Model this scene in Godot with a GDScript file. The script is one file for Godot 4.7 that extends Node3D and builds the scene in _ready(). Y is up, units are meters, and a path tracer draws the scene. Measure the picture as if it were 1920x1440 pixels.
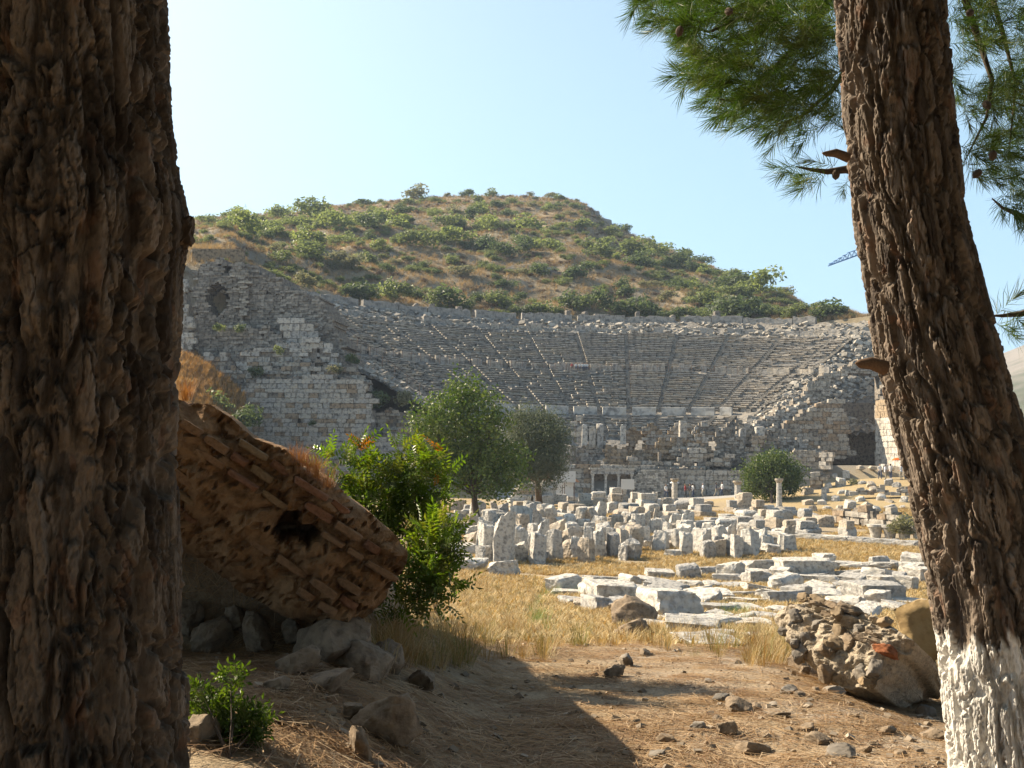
extends Node3D
# A hillside theatre ruin seen between two pine trunks. y is up, metres; the marble field lies at y = 0.
const F := 1941.0
const EYE := Vector3(0, 4.6, 0)
const CX := 17.0
const CZ := -144.0
const TONE := 0.78  # reflectance of this sun-bleached place against the palette below
var B: Basis
var rng := RandomNumberGenerator.new()
var names := {}
var M := {}
var stones := []
var boxes := []
var bushes := []
var rocks := []
var nz := FastNoiseLite.new()
var nz2 := FastNoiseLite.new()
var cell := FastNoiseLite.new()
const ORD := ["first", "second", "third", "fourth", "fifth", "sixth", "seventh", "eighth", "ninth", "tenth", "eleventh", "twelfth", "thirteenth", "fourteenth", "fifteenth", "sixteenth", "seventeenth", "eighteenth", "nineteenth"]
const TENS := ["twent", "thirt", "fort", "fift", "sixt", "sevent"]

func ordinal(n: int) -> String:
	if n < 19:
		return ORD[n]
	var k := n + 1
	var t: String = TENS[k / 10 - 2]
	return t + "ieth" if k % 10 == 0 else t + "y-" + ORD[k % 10 - 1]

func ray(px: float, py: float) -> Vector3:
	var d := B * Vector3((px - 960.0) / F, -(py - 720.0) / F, -1.0)
	return d / -d.z

func at(px: float, py: float, dist: float) -> Vector3:
	return EYE + ray(px, py) * dist

func on_ground(px: float, py: float) -> Vector3:
	var r := ray(px, py)
	var d := 3.0
	while d < 160.0:
		var p := EYE + r * d
		if p.y <= gh(p.x, p.z):
			return Vector3(p.x, gh(p.x, p.z), p.z)
		d += 0.02 + d * 0.002
	return EYE + r * 160.0

func sstep(a: float, b: float, x: float) -> float:
	var t := clampf((x - a) / (b - a), 0.0, 1.0)
	return t * t * (3.0 - 2.0 * t)

func lut(t: Array, x: float) -> float:
	if x <= t[0][0]:
		return t[0][1]
	for i in range(1, t.size()):
		if x < t[i][0]:
			var a: float = t[i - 1][0]
			return lerpf(t[i - 1][1], t[i][1], (x - a) / (t[i][0] - a))
	return t[t.size() - 1][1]

const PROFILE := [[-40, 3.1], [5, 3.0], [8, 2.82], [12, 2.48], [16, 1.95], [20, 1.5], [26, 0.95], [32, 0.55], [38, 0.25], [45, 0.03], [50, 0.0]]

func gh(x: float, z: float) -> float:
	var d := -z
	var y := lut(PROFILE, d)
	var near := 1.0 - sstep(9.0, 15.0, d)
	if near > 0.0:
		y += 0.42 * near * sstep(0.1, -1.3, x)
		y += 1.25 * sstep(-0.95, -1.75, x) * sstep(6.9, 7.9, d) * sstep(14.5, 11.0, d)
		y -= 0.25 * near * sstep(2.3, 3.6, x) * sstep(5.5, 8.0, d)
	if d < 60.0:
		y += 0.035 * nz.get_noise_2d(x * 9.0, z * 9.0) * near + 0.06 * nz.get_noise_2d(x * 2.5 + 70.0, z * 2.5)
		y += 0.014 * nz.get_noise_2d(x * 42.0, z * 42.0) * near
	if d > 80.0 and d < 142.0:
		var a := (x - 47.0) / 19.0
		var b := (d - 122.0) / 21.0
		y += 3.4 * exp(-(a * a + b * b) * 1.3)
	if d > 137.5:
		y += 3.4 * sstep(138.2, 139.4, d) * sstep(-12.0, -8.0, x)
	return y

func cone(r: float) -> float:
	return 12.9 + (r - 30.0) * 0.54

func polar(r: float, deg: float, y: float) -> Vector3:
	var a := deg_to_rad(deg)
	return Vector3(CX + r * sin(a), y - 2.2 * sstep(10.0, 48.0, deg) * sstep(26.0, 60.0, r), CZ - r * cos(a))

# ---------- naming and metas
func numbered(n: String) -> String:
	if not names.has(n):
		names[n] = 0
		return n
	names[n] += 1
	return "%s_%03d" % [n, names[n]]

func tag(o: Node, label: String, category: String, group := "", kind := "") -> Node:
	if label:
		o.set_meta("label", label)
	if category:
		o.set_meta("category", category)
	if group:
		o.set_meta("group", group)
	if kind or category:
		o.set_meta("kind", kind if kind else "thing")
	return o

func thing(called: String, label: String, category: String, p := Vector3.ZERO, group := "") -> Node3D:
	var o := Node3D.new()
	o.name = numbered(called)
	add_child(o)
	o.position = p
	tag(o, label, category, group)
	return o

func put(mesh: Mesh, called: String, mat: Material, parent: Node = null, xf := Transform3D()) -> MeshInstance3D:
	var o := MeshInstance3D.new()
	o.mesh = mesh
	if mat:
		o.material_override = mat
	o.transform = xf
	if parent == null or parent == self:
		o.name = numbered(called)
		add_child(o)
	else:
		o.name = called
		parent.add_child(o, true)
	return o

func scatter(mesh: Mesh, xfs: Array, cols: Array, called: String, mat: Material, parent: Node = null) -> MultiMeshInstance3D:
	var mm := MultiMesh.new()
	mm.transform_format = MultiMesh.TRANSFORM_3D
	mm.use_colors = cols.size() > 0
	mm.mesh = mesh
	mm.instance_count = xfs.size()
	for i in xfs.size():
		mm.set_instance_transform(i, xfs[i])
		if cols.size() > 0:
			mm.set_instance_color(i, cols[i % cols.size()])
	var o := MultiMeshInstance3D.new()
	o.multimesh = mm
	o.material_override = mat
	if parent == null or parent == self:
		o.name = numbered(called)
		add_child(o)
	else:
		o.name = called
		parent.add_child(o, true)
	return o

# ---------- mesh making: triangles come counter-clockwise seen from outside and are turned round at the end
func commit(v: PackedVector3Array, t: PackedInt32Array, c := PackedColorArray(), crease := 181.0) -> ArrayMesh:
	var nt := t.size() / 3
	var fn := PackedVector3Array()
	fn.resize(nt)
	for i in nt:
		fn[i] = (v[t[3 * i + 1]] - v[t[3 * i]]).cross(v[t[3 * i + 2]] - v[t[3 * i]])
	var arr := []
	arr.resize(Mesh.ARRAY_MAX)
	if crease > 180.0:
		var n := PackedVector3Array()
		n.resize(v.size())
		for i in nt:
			for k in 3:
				n[t[3 * i + k]] += fn[i]
		for i in n.size():
			n[i] = n[i].normalized()
		var rt := PackedInt32Array()
		rt.resize(t.size())
		for i in nt:
			rt[3 * i] = t[3 * i]
			rt[3 * i + 1] = t[3 * i + 2]
			rt[3 * i + 2] = t[3 * i + 1]
		arr[Mesh.ARRAY_VERTEX] = v
		arr[Mesh.ARRAY_NORMAL] = n
		arr[Mesh.ARRAY_INDEX] = rt
		if c.size() > 0:
			arr[Mesh.ARRAY_COLOR] = c
	else:
		var lim := cos(deg_to_rad(crease))
		var nearby := []
		nearby.resize(v.size())
		if crease > 0.0:
			for i in v.size():
				nearby[i] = []
			for i in nt:
				for k in 3:
					nearby[t[3 * i + k]].append(i)
		var vv := PackedVector3Array()
		var nn := PackedVector3Array()
		var cc := PackedColorArray()
		for i in nt:
			var f := fn[i].normalized()
			for k in [0, 2, 1]:
				var id := t[3 * i + k]
				vv.append(v[id])
				if c.size() > 0:
					cc.append(c[id])
				if crease <= 0.0:
					nn.append(f)
				else:
					var s := Vector3.ZERO
					for j in nearby[id]:
						if fn[j].normalized().dot(f) > lim:
							s += fn[j]
					nn.append(s.normalized())
		arr[Mesh.ARRAY_VERTEX] = vv
		arr[Mesh.ARRAY_NORMAL] = nn
		if c.size() > 0:
			arr[Mesh.ARRAY_COLOR] = cc
	var m := ArrayMesh.new()
	m.add_surface_from_arrays(Mesh.PRIMITIVE_TRIANGLES, arr)
	return m

func grid(nu: int, nv: int, wrap := false) -> PackedInt32Array:
	# rows nv, columns nu; vertex id = row * nu + column; outward = u cross v
	var t := PackedInt32Array()
	for j in nv - 1:
		for i in (nu if wrap else nu - 1):
			var i2 := (i + 1) % nu
			t.append_array([j * nu + i, j * nu + i2, (j + 1) * nu + i2, j * nu + i, (j + 1) * nu + i2, (j + 1) * nu + i])
	return t

func cut_stone(sd: int, chips: int, sub: int, rough: float, tilt := 0.06, crease := 38.0, deep := 0.0) -> ArrayMesh:
	# a unit block whose corners and edges are knocked off by random planes
	var r := RandomNumberGenerator.new()
	r.seed = sd
	var pn := []
	var pd := []
	for a in 3:
		for s in [-1.0, 1.0]:
			var n := Vector3.ZERO
			n[a] = s
			n += Vector3(r.randf_range(-tilt, tilt), r.randf_range(-tilt, tilt), r.randf_range(-tilt, tilt))
			pn.append(n.normalized())
			pd.append(0.5)
	for k in chips:
		var n := Vector3(r.randf_range(-1, 1), r.randf_range(-0.45, 1), r.randf_range(-1, 1)).normalized()
		var big: float = absf(n.x) + absf(n.y) + absf(n.z)
		pn.append(n)
		pd.append(0.5 * big * r.randf_range(0.72 - deep, 0.93))
	var v := PackedVector3Array()
	var t := PackedInt32Array()
	var ids := {}
	var quad := func(a: Vector3i, b: Vector3i, c: Vector3i, d: Vector3i) -> void:
		var q := []
		for k in [a, b, c, d]:
			if not ids.has(k):
				ids[k] = v.size()
				var dir := (Vector3(k) / sub - Vector3(0.5, 0.5, 0.5))
				var tt := 9.0
				for i in pn.size():
					var dn: float = pn[i].dot(dir)
					if dn > 0.0001:
						tt = minf(tt, pd[i] / dn)
				var p := dir * tt
				p *= 1.0 + rough * nz2.get_noise_3d(p.x * 60.0 + sd * 31.0, p.y * 60.0, p.z * 60.0) + rough * 0.5 * nz2.get_noise_3d(p.x * 190.0 + sd * 31.0, p.y * 190.0, p.z * 190.0)
				v.append(p)
			q.append(ids[k])
		t.append_array([q[0], q[1], q[2], q[0], q[2], q[3]])
	for i in sub:
		for j in sub:
			quad.call(Vector3i(i, j, sub), Vector3i(i + 1, j, sub), Vector3i(i + 1, j + 1, sub), Vector3i(i, j + 1, sub))
			quad.call(Vector3i(i + 1, j, 0), Vector3i(i, j, 0), Vector3i(i, j + 1, 0), Vector3i(i + 1, j + 1, 0))
			quad.call(Vector3i(sub, j, i + 1), Vector3i(sub, j, i), Vector3i(sub, j + 1, i), Vector3i(sub, j + 1, i + 1))
			quad.call(Vector3i(0, j, i), Vector3i(0, j, i + 1), Vector3i(0, j + 1, i + 1), Vector3i(0, j + 1, i))
			quad.call(Vector3i(i, sub, j + 1), Vector3i(i + 1, sub, j + 1), Vector3i(i + 1, sub, j), Vector3i(i, sub, j))
			quad.call(Vector3i(i, 0, j), Vector3i(i + 1, 0, j), Vector3i(i + 1, 0, j + 1), Vector3i(i, 0, j + 1))
	return commit(v, t, PackedColorArray(), crease)

func add_tube(v: PackedVector3Array, t: PackedInt32Array, pts: Array, rad: Array, seg: int) -> void:
	var base := v.size()
	var n := pts.size()
	for j in n:
		var d: Vector3 = (pts[mini(j + 1, n - 1)] - pts[maxi(j - 1, 0)]).normalized()
		var a := d.cross(Vector3.FORWARD if absf(d.z) < 0.9 else Vector3.UP).normalized()
		var b := d.cross(a)
		for i in seg:
			var w := TAU * i / seg
			v.append(pts[j] + (a * cos(w) + b * sin(w)) * rad[j])
	for j in n - 1:
		for i in seg:
			var i2 := (i + 1) % seg
			t.append_array([base + j * seg + i, base + j * seg + i2, base + (j + 1) * seg + i2, base + j * seg + i, base + (j + 1) * seg + i2, base + (j + 1) * seg + i])
	for k in [0, n - 1]:
		v.append(pts[k])
		for i in seg:
			var i2 := (i + 1) % seg
			if k == 0:
				t.append_array([v.size() - 1, base + i2, base + i])
			else:
				t.append_array([v.size() - 1, base + k * seg + i, base + k * seg + i2])

func tube_mesh(pts: Array, rad: Array, seg := 8) -> ArrayMesh:
	var v := PackedVector3Array()
	var t := PackedInt32Array()
	add_tube(v, t, pts, rad, seg)
	return commit(v, t)

func lathe(prof: Array, seg := 16, crease := 40.0) -> ArrayMesh:
	var v := PackedVector3Array()
	for p in prof:
		for i in seg:
			var w := -TAU * i / seg
			v.append(Vector3(p[0] * cos(w), p[1], p[0] * sin(w)))
	return commit(v, grid(seg, prof.size(), true), PackedColorArray(), crease)

func add_box(v: PackedVector3Array, t: PackedInt32Array, xf: Transform3D, lo: Vector3, hi: Vector3) -> void:
	var b := v.size()
	for k in 8:
		v.append(xf * Vector3(hi.x if k & 1 else lo.x, hi.y if k & 2 else lo.y, hi.z if k & 4 else lo.z))
	for q in [[4, 5, 7, 6], [1, 0, 2, 3], [5, 1, 3, 7], [0, 4, 6, 2], [6, 7, 3, 2], [0, 1, 5, 4]]:
		t.append_array([b + q[0], b + q[1], b + q[2], b + q[0], b + q[2], b + q[3]])

func box_mesh(lo: Vector3, hi: Vector3) -> ArrayMesh:
	var v := PackedVector3Array()
	var t := PackedInt32Array()
	add_box(v, t, Transform3D(), lo, hi)
	return commit(v, t, PackedColorArray(), 0.0)

func lin(r: float, g: float, b: float) -> Color:
	return Color(r, g, b).linear_to_srgb()

# ---------- textures and materials
func noise_tex(sd: int, freq: float, octaves: int, ramp: Array, size := 512, kind := FastNoiseLite.TYPE_SIMPLEX_SMOOTH) -> NoiseTexture2D:
	var n := FastNoiseLite.new()
	n.seed = sd
	n.noise_type = kind
	n.frequency = freq
	n.fractal_octaves = octaves
	n.fractal_gain = 0.6
	var tx := NoiseTexture2D.new()
	tx.width = size
	tx.height = size
	tx.seamless = true
	tx.noise = n
	if ramp.size() > 0:
		var g := Gradient.new()
		g.offsets = PackedFloat32Array(ramp.map(func(e): return e[0]))
		g.colors = PackedColorArray(ramp.map(func(e): return e[1]))
		tx.color_ramp = g
	return tx

func bump_tex(sd: int, freq: float, octaves: int, strength: float, kind := FastNoiseLite.TYPE_SIMPLEX_SMOOTH) -> NoiseTexture2D:
	var tx := noise_tex(sd, freq, octaves, [], 512, kind)
	tx.as_normal_map = true
	tx.bump_strength = strength
	return tx

func mat(c: Color, rough: float, tex: Texture2D = null, scale := 1.0, nrm: Texture2D = null, nscale := 1.0, vcol := false) -> StandardMaterial3D:
	var m := StandardMaterial3D.new()
	m.albedo_color = (c.srgb_to_linear() * TONE).linear_to_srgb()
	m.roughness = rough
	m.metallic_specular = 0.3
	m.vertex_color_use_as_albedo = vcol
	if tex:
		m.albedo_texture = tex
	if nrm:
		m.normal_enabled = true
		m.normal_texture = nrm
		m.normal_scale = nscale
	if tex or nrm:
		m.uv1_triplanar = true
		m.uv1_world_triplanar = true
		m.uv1_scale = Vector3.ONE * scale
	return m

func leaf_mat(c: Color, back: Color, vcol := true, rough := 0.55) -> StandardMaterial3D:
	var m := mat(c, rough, null, 1.0, null, 1.0, vcol)
	m.cull_mode = BaseMaterial3D.CULL_DISABLED
	m.backlight_enabled = true
	m.backlight = back
	return m

func materials() -> void:
	var g := func(x: float, y: float, z: float) -> Color: return lin(x, y, z)
	var stain := noise_tex(3, 0.012, 5, [[0.0, g.call(0.24, 0.235, 0.23)], [0.34, g.call(0.55, 0.54, 0.53)], [0.46, g.call(0.84, 0.83, 0.81)], [0.6, g.call(1, 0.98, 0.95)], [0.72, g.call(0.95, 0.9, 0.82)], [1.0, g.call(0.62, 0.53, 0.4)]])
	var stone_n := bump_tex(11, 0.03, 5, 5.0)
	M.marble = mat(lin(0.7, 0.675, 0.625), 0.85, stain, 0.5, stone_n, 1.4)
	M.marble_grey = mat(lin(0.5, 0.49, 0.47), 0.85, stain, 0.6, stone_n, 1.4)
	M.marble_warm = mat(lin(0.58, 0.51, 0.42), 0.85, stain, 0.45, stone_n, 1.4)
	M.stones = [M.marble, M.marble_grey, M.marble, M.marble_warm]
	M.ashlar = [mat(lin(0.52, 0.49, 0.44), 0.9, stain, 0.2, stone_n, 1.0), mat(lin(0.46, 0.42, 0.36), 0.9, stain, 0.2, stone_n, 1.0), mat(lin(0.58, 0.54, 0.48), 0.9, stain, 0.2, stone_n, 1.0), mat(lin(0.42, 0.33, 0.24), 0.9, stain, 0.2, stone_n, 1.0)]
	M.white_ashlar = [mat(lin(0.66, 0.63, 0.58), 0.9, stain, 0.2, stone_n, 1.0), mat(lin(0.58, 0.54, 0.48), 0.9, stain, 0.2, stone_n, 1.0), mat(lin(0.5, 0.48, 0.45), 0.9, stain, 0.2, stone_n, 1.0)]
	M.warm_ashlar = [mat(lin(0.46, 0.36, 0.25), 0.9, stain, 0.2, stone_n, 1.0), mat(lin(0.42, 0.36, 0.29), 0.9, stain, 0.2, stone_n, 1.0), mat(lin(0.36, 0.29, 0.21), 0.9, stain, 0.2, stone_n, 1.0)]
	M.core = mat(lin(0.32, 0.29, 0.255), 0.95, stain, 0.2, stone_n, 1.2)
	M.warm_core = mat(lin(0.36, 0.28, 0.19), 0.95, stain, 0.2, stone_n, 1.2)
	M.rubble = mat(lin(1, 1, 1), 0.95, stain, 0.2, null, 1.0, true)
	M.seat = [mat(lin(0.52, 0.49, 0.45), 0.9, stain, 0.12, stone_n, 1.0), mat(lin(0.45, 0.43, 0.4), 0.9, stain, 0.12, stone_n, 1.0), mat(lin(0.56, 0.51, 0.44), 0.9, stain, 0.12, stone_n, 1.0)]
	M.cavea = mat(lin(0.33, 0.31, 0.28), 0.95, stain, 0.12, stone_n, 1.2)
	M.plaster = mat(lin(0.62, 0.61, 0.58), 0.85, stain, 0.08)
	M.ground = mat(Color.WHITE, 0.95, noise_tex(21, 0.03, 5, [[0.0, g.call(0.4, 0.38, 0.35)], [0.45, g.call(0.82, 0.81, 0.79)], [1.0, g.call(1, 1, 1)]]), 0.9, bump_tex(22, 0.05, 5, 6.0), 1.0, true)
	M.hill = mat(Color.WHITE, 0.95, noise_tex(23, 0.02, 5, [[0.0, g.call(0.45, 0.42, 0.38)], [0.45, g.call(0.8, 0.78, 0.75)], [1.0, g.call(1, 1, 1)]]), 0.08, bump_tex(24, 0.05, 5, 6.0), 1.0, true)
	M.bark = mat(Color.WHITE, 0.9, noise_tex(31, 0.02, 5, [[0.0, g.call(0.45, 0.42, 0.4)], [0.5, g.call(0.85, 0.83, 0.8)], [1.0, g.call(1, 1, 1)]]), 3.0, bump_tex(32, 0.04, 5, 6.0), 0.8, true)
	M.bark.uv1_scale = Vector3(5, 1.6, 5)
	M.wood = mat(lin(0.16, 0.12, 0.09), 0.9, noise_tex(33, 0.03, 4, [[0.0, g.call(0.5, 0.5, 0.5)], [1.0, g.call(1, 1, 1)]]), 1.5)
	M.stub = mat(lin(0.29, 0.19, 0.125), 0.85, noise_tex(34, 0.02, 4, [[0.0, g.call(0.45, 0.42, 0.4)], [1.0, g.call(1, 1, 1)]]), 6.0)
	M.needle = leaf_mat(Color.WHITE, lin(0.5, 0.7, 0.2), true, 0.45)
	M.leaf = leaf_mat(Color.WHITE, lin(0.35, 0.5, 0.09), true, 0.4)
	M.shrub = leaf_mat(Color.WHITE, lin(0.85, 1.0, 0.15), true, 0.35)
	M.olive = leaf_mat(Color.WHITE, lin(0.45, 0.5, 0.25), true, 0.5)
	M.dry = leaf_mat(Color.WHITE, lin(0.6, 0.45, 0.2), true, 0.7)
	M.bush = []
	for c in [[0.095, 0.115, 0.045], [0.055, 0.075, 0.032], [0.125, 0.15, 0.05], [0.12, 0.118, 0.07]]:
		M.bush.append(leaf_mat(lin(c[0], c[1], c[2]), lin(c[0] * 2.0, c[1] * 2.0, c[2] * 1.5), false, 0.55))
	M.dry_bush = leaf_mat(lin(0.17, 0.12, 0.075), lin(0.08, 0.05, 0.03), false, 0.8)
	M.boulder = mat(lin(0.31, 0.245, 0.18), 0.95, stain, 1.3, stone_n, 1.2)
	M.brick_red = mat(lin(0.4, 0.16, 0.08), 0.95, stain, 1.3, stone_n, 1.2)
	M.rust = mat(lin(0.16, 0.12, 0.1), 0.7)
	M.crane = mat(lin(0.05, 0.17, 0.42), 0.5)
	M.cloth = mat(Color.WHITE, 0.8, null, 1.0, null, 1.0, true)
	M.white = mat(lin(0.75, 0.75, 0.73), 0.7)
	M.roof = mat(lin(0.2, 0.11, 0.07), 0.9, stain, 0.5)
	M.orange = mat(lin(0.75, 0.16, 0.03), 0.7)
func _ready() -> void:
	# camera
	B = Basis(Vector3.RIGHT, atan(145.0 / F)) * Basis(Vector3.BACK, deg_to_rad(0.8))
	var cam := Camera3D.new()
	cam.name = "camera"
	cam.transform = Transform3D(B, EYE)
	cam.fov = rad_to_deg(2.0 * atan(720.0 / F))
	cam.near = 0.1
	cam.far = 6000.0
	add_child(cam)
	cam.current = true
	# sun: ahead of the camera and to its left
	var sun := DirectionalLight3D.new()
	sun.name = "sun"
	sun.light_energy = 1.6
	sun.light_color = Color(1.0, 0.93, 0.82)
	sun.light_angular_distance = 0.5
	sun.shadow_enabled = true
	var az := deg_to_rad(-63.0)
	var el := deg_to_rad(35.0)
	var to_sun := Vector3(sin(az) * cos(el), sin(el), -cos(az) * cos(el))
	add_child(sun)
	sun.look_at_from_position(Vector3.ZERO, -to_sun)
	# sky
	var env := Environment.new()
	env.background_mode = Environment.BG_SKY
	env.sky = Sky.new()
	var pano := PanoramaSkyMaterial.new()
	pano.panorama = sky_picture(to_sun)
	env.sky.sky_material = pano
	env.tonemap_mode = Environment.TONE_MAPPER_LINEAR
	env.tonemap_exposure = 2.55
	env.sdfgi_enabled = true
	env.ssao_enabled = true
	env.ssil_enabled = true
	env.fog_enabled = true
	env.fog_density = 0.00022
	env.fog_light_color = Color(0.82, 0.9, 1.0)
	var we := WorldEnvironment.new()
	we.name = "world_environment"
	we.environment = env
	add_child(we)
	nz.seed = 5
	nz.frequency = 0.05
	nz.fractal_octaves = 4
	nz2.seed = 9
	nz2.frequency = 0.05
	nz2.fractal_octaves = 3
	cell.seed = 4
	cell.noise_type = FastNoiseLite.TYPE_CELLULAR
	cell.cellular_return_type = FastNoiseLite.RETURN_DISTANCE2_SUB
	cell.frequency = 1.0
	cell.fractal_type = FastNoiseLite.FRACTAL_NONE
	materials()
	for i in 16:
		stones.append(cut_stone(100 + i, 3 + i % 4, 9, 0.05, 0.09, 40.0, 0.02 * (i % 5)))
	for i in 8:
		boxes.append(cut_stone(200 + i, 2, 3, 0.03, 0.025, 50.0, -0.12))
	for i in 8:
		rocks.append(cut_stone(260 + i, 13, 9, 0.12, 0.4, 50.0, 0.14))
	build_ground()
	build_hill()
	build_theatre()
	build_walls()
	build_stage()
	build_pines()
	build_trees()
	build_left_fragment()
	build_right_fragment()
	build_marbles()
	build_people()
	build_small()

func sky_picture(to_sun: Vector3) -> ImageTexture:
	var w := 512
	var h := 256
	var im := Image.create(w, h, false, Image.FORMAT_RGBF)
	for j in h:
		var up := (0.5 - (j + 0.5) / h) * PI
		for i in w:
			var a := (i + 0.5) / w * TAU
			# Godot's panorama: u runs with atan2(x, -z)
			var d := Vector3(sin(a) * cos(up), sin(up), -cos(a) * cos(up))
			var m := maxf(d.y, 0.0)
			var c := d.dot(to_sun)
			var air := pow(1.0 - m, 1.3)
			var s := Color(0.03, 0.07, 0.15).lerp(Color(0.345, 0.535, 0.69), air)
			var hs := (c + 1.0) * 0.5
			s = s * (0.45 + 0.55 * hs)
			var g := 0.04 * pow(hs, 3.0) + 0.46 * pow(hs, 8.5)
			s = Color(s.r + g * 0.95, s.g + g * 0.82, s.b + g * 0.62)
			if d.y < 0.0:
				s = Color(0.3, 0.28, 0.24)
			im.set_pixel(i, j, s)
	return ImageTexture.create_from_image(im)

func build_ground() -> void:
	# one sheet from behind the camera to the horizon, finest near by
	var ds := []
	var d := -30.0
	while d < 3.0:
		ds.append(d)
		d += 2.2
	d = 3.2
	while d < 4000.0:
		ds.append(d)
		d *= 1.011 if d < 20.0 else 1.02 if d < 150.0 else 1.25
	var nu := 261
	var v := PackedVector3Array()
	var c := PackedColorArray()
	for j in ds.size():
		var dd: float = ds[j]
		for i in nu:
			var s := (i / (nu - 1.0) - 0.5) * 2.0
			s = s * 0.45 + s * s * s * 0.75
			var x := s * (9.0 + absf(dd)) * 1.1
			var y := gh(x, -dd)
			v.append(Vector3(x, y if dd < 160.0 else -0.6, -dd))
			c.append(ground_col(x, dd))
	put(commit(v, grid(nu, ds.size()), c), "ground", M.ground).set_meta("kind", "structure")

func ground_col(x: float, d: float) -> Color:
	var straw := Color(0.54, 0.41, 0.22)
	var dirt := Color(0.47, 0.39, 0.3)
	var litter := Color(0.39, 0.29, 0.185)
	var n := nz.get_noise_2d(x * 6.0, d * 6.0)
	if d < 26.0:
		var path := sstep(1.3, 0.2, absf(x - (0.9 + d * 0.1 + 0.25 * n))) if d > 9.0 else sstep(0.2, 1.8, x + 0.3 * n - 0.2)
		var k := litter.lerp(Color(0.46, 0.355, 0.23), clampf(0.5 + n * 1.5, 0, 1))
		k = k.lerp(dirt, path * clampf(0.72 + nz.get_noise_2d(x * 14.0, d * 14.0), 0, 1))
		return k.lerp(straw, sstep(13.0, 20.0, d))
	var g := straw.lerp(Color(0.58, 0.46, 0.27), clampf(0.5 + nz.get_noise_2d(x * 3.0, d * 1.5), 0, 1))
	g = g.lerp(dirt, 0.6 * sstep(0.1, 0.4, nz.get_noise_2d(x * 1.1 + 9.0, d * 0.8)))
	if d > 122.0 and d < 139.0 and x > -2.0 and x < 34.0:
		return Color(0.55, 0.53, 0.5)
	if d > 138.0:
		return Color(0.38, 0.34, 0.28)
	return g
# ---------- the hill behind the theatre
const SKYLINE := [[-400, 520], [0, 470], [340, 417], [470, 408], [540, 398], [600, 388], [690, 380], [760, 372], [850, 367], [930, 367], [1000, 369], [1060, 372], [1095, 382], [1118, 402], [1142, 420], [1200, 446], [1300, 486], [1400, 528], [1500, 572], [1560, 592], [1640, 620], [1760, 690], [1900, 790], [2100, 860], [2500, 880]]

func crest_d(px: float) -> float:
	return lerpf(410.0, 225.0, sstep(1100.0, 1680.0, px))

func foot_d(px: float) -> float:
	var x := (px - 960.0) / F * 205.0
	var k := 74.0 * 74.0 - (x - CX) * (x - CX)
	var d := 144.0 + sqrt(maxf(k, 0.0))
	return maxf(d, lut([[300, 153], [470, 153], [620, 168], [760, 150], [1500, 150], [1640, 184], [1900, 200]], px))

func hill_h(px: float, d: float) -> float:
	var d1 := crest_d(px)
	var d0 := minf(foot_d(px), d1 - 14.0)
	var top := at(px, lut(SKYLINE, px), d1).y
	var y0 := minf(33.0, top - 1.0)
	var t := (d - d0) / (d1 - d0)
	if t <= 0.0 and px < 462.0:
		return lut([[88, -1], [125, 12.5], [138, 17.6], [149, 19.5], [153, 33]], d) + 1.3 * nz.get_noise_2d(px * 1.5, d * 9.0) - 5.5 * pow(clampf((px - 330.0) / 130.0, 0.0, 1.2), 1.5)
	if t <= 0.0:
		return maxf(y0 + (d - d0) * lerpf(0.72, 2.4, sstep(450.0, 465.0, px) * sstep(1700.0, 1600.0, px)), -1.0)
	if t > 1.0:
		return top - (d - d1) * 0.28
	var y := lerpf(y0, top, pow(t, 0.93))
	var x := (px - 960.0) / F * d
	var fade := sstep(0.0, 0.06, t) * sstep(1.0, 0.9, t)
	y += fade * (2.4 * nz.get_noise_2d(x * 0.5, d * 0.5) + 0.9 * nz.get_noise_2d(x * 2.2, d * 2.2))
	var terrace := absf(fposmod(y * 0.085 + 0.4 * nz.get_noise_2d(x * 0.3, 40.0), 1.0) - 0.5)
	return y + fade * (terrace - 0.25) * 2.4

func hill_at(px: float, t: float) -> Vector3:
	var d := lerpf(foot_d(px), crest_d(px), t)
	return Vector3((px - 960.0) / F * d, hill_h(px, d), -d)

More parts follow.
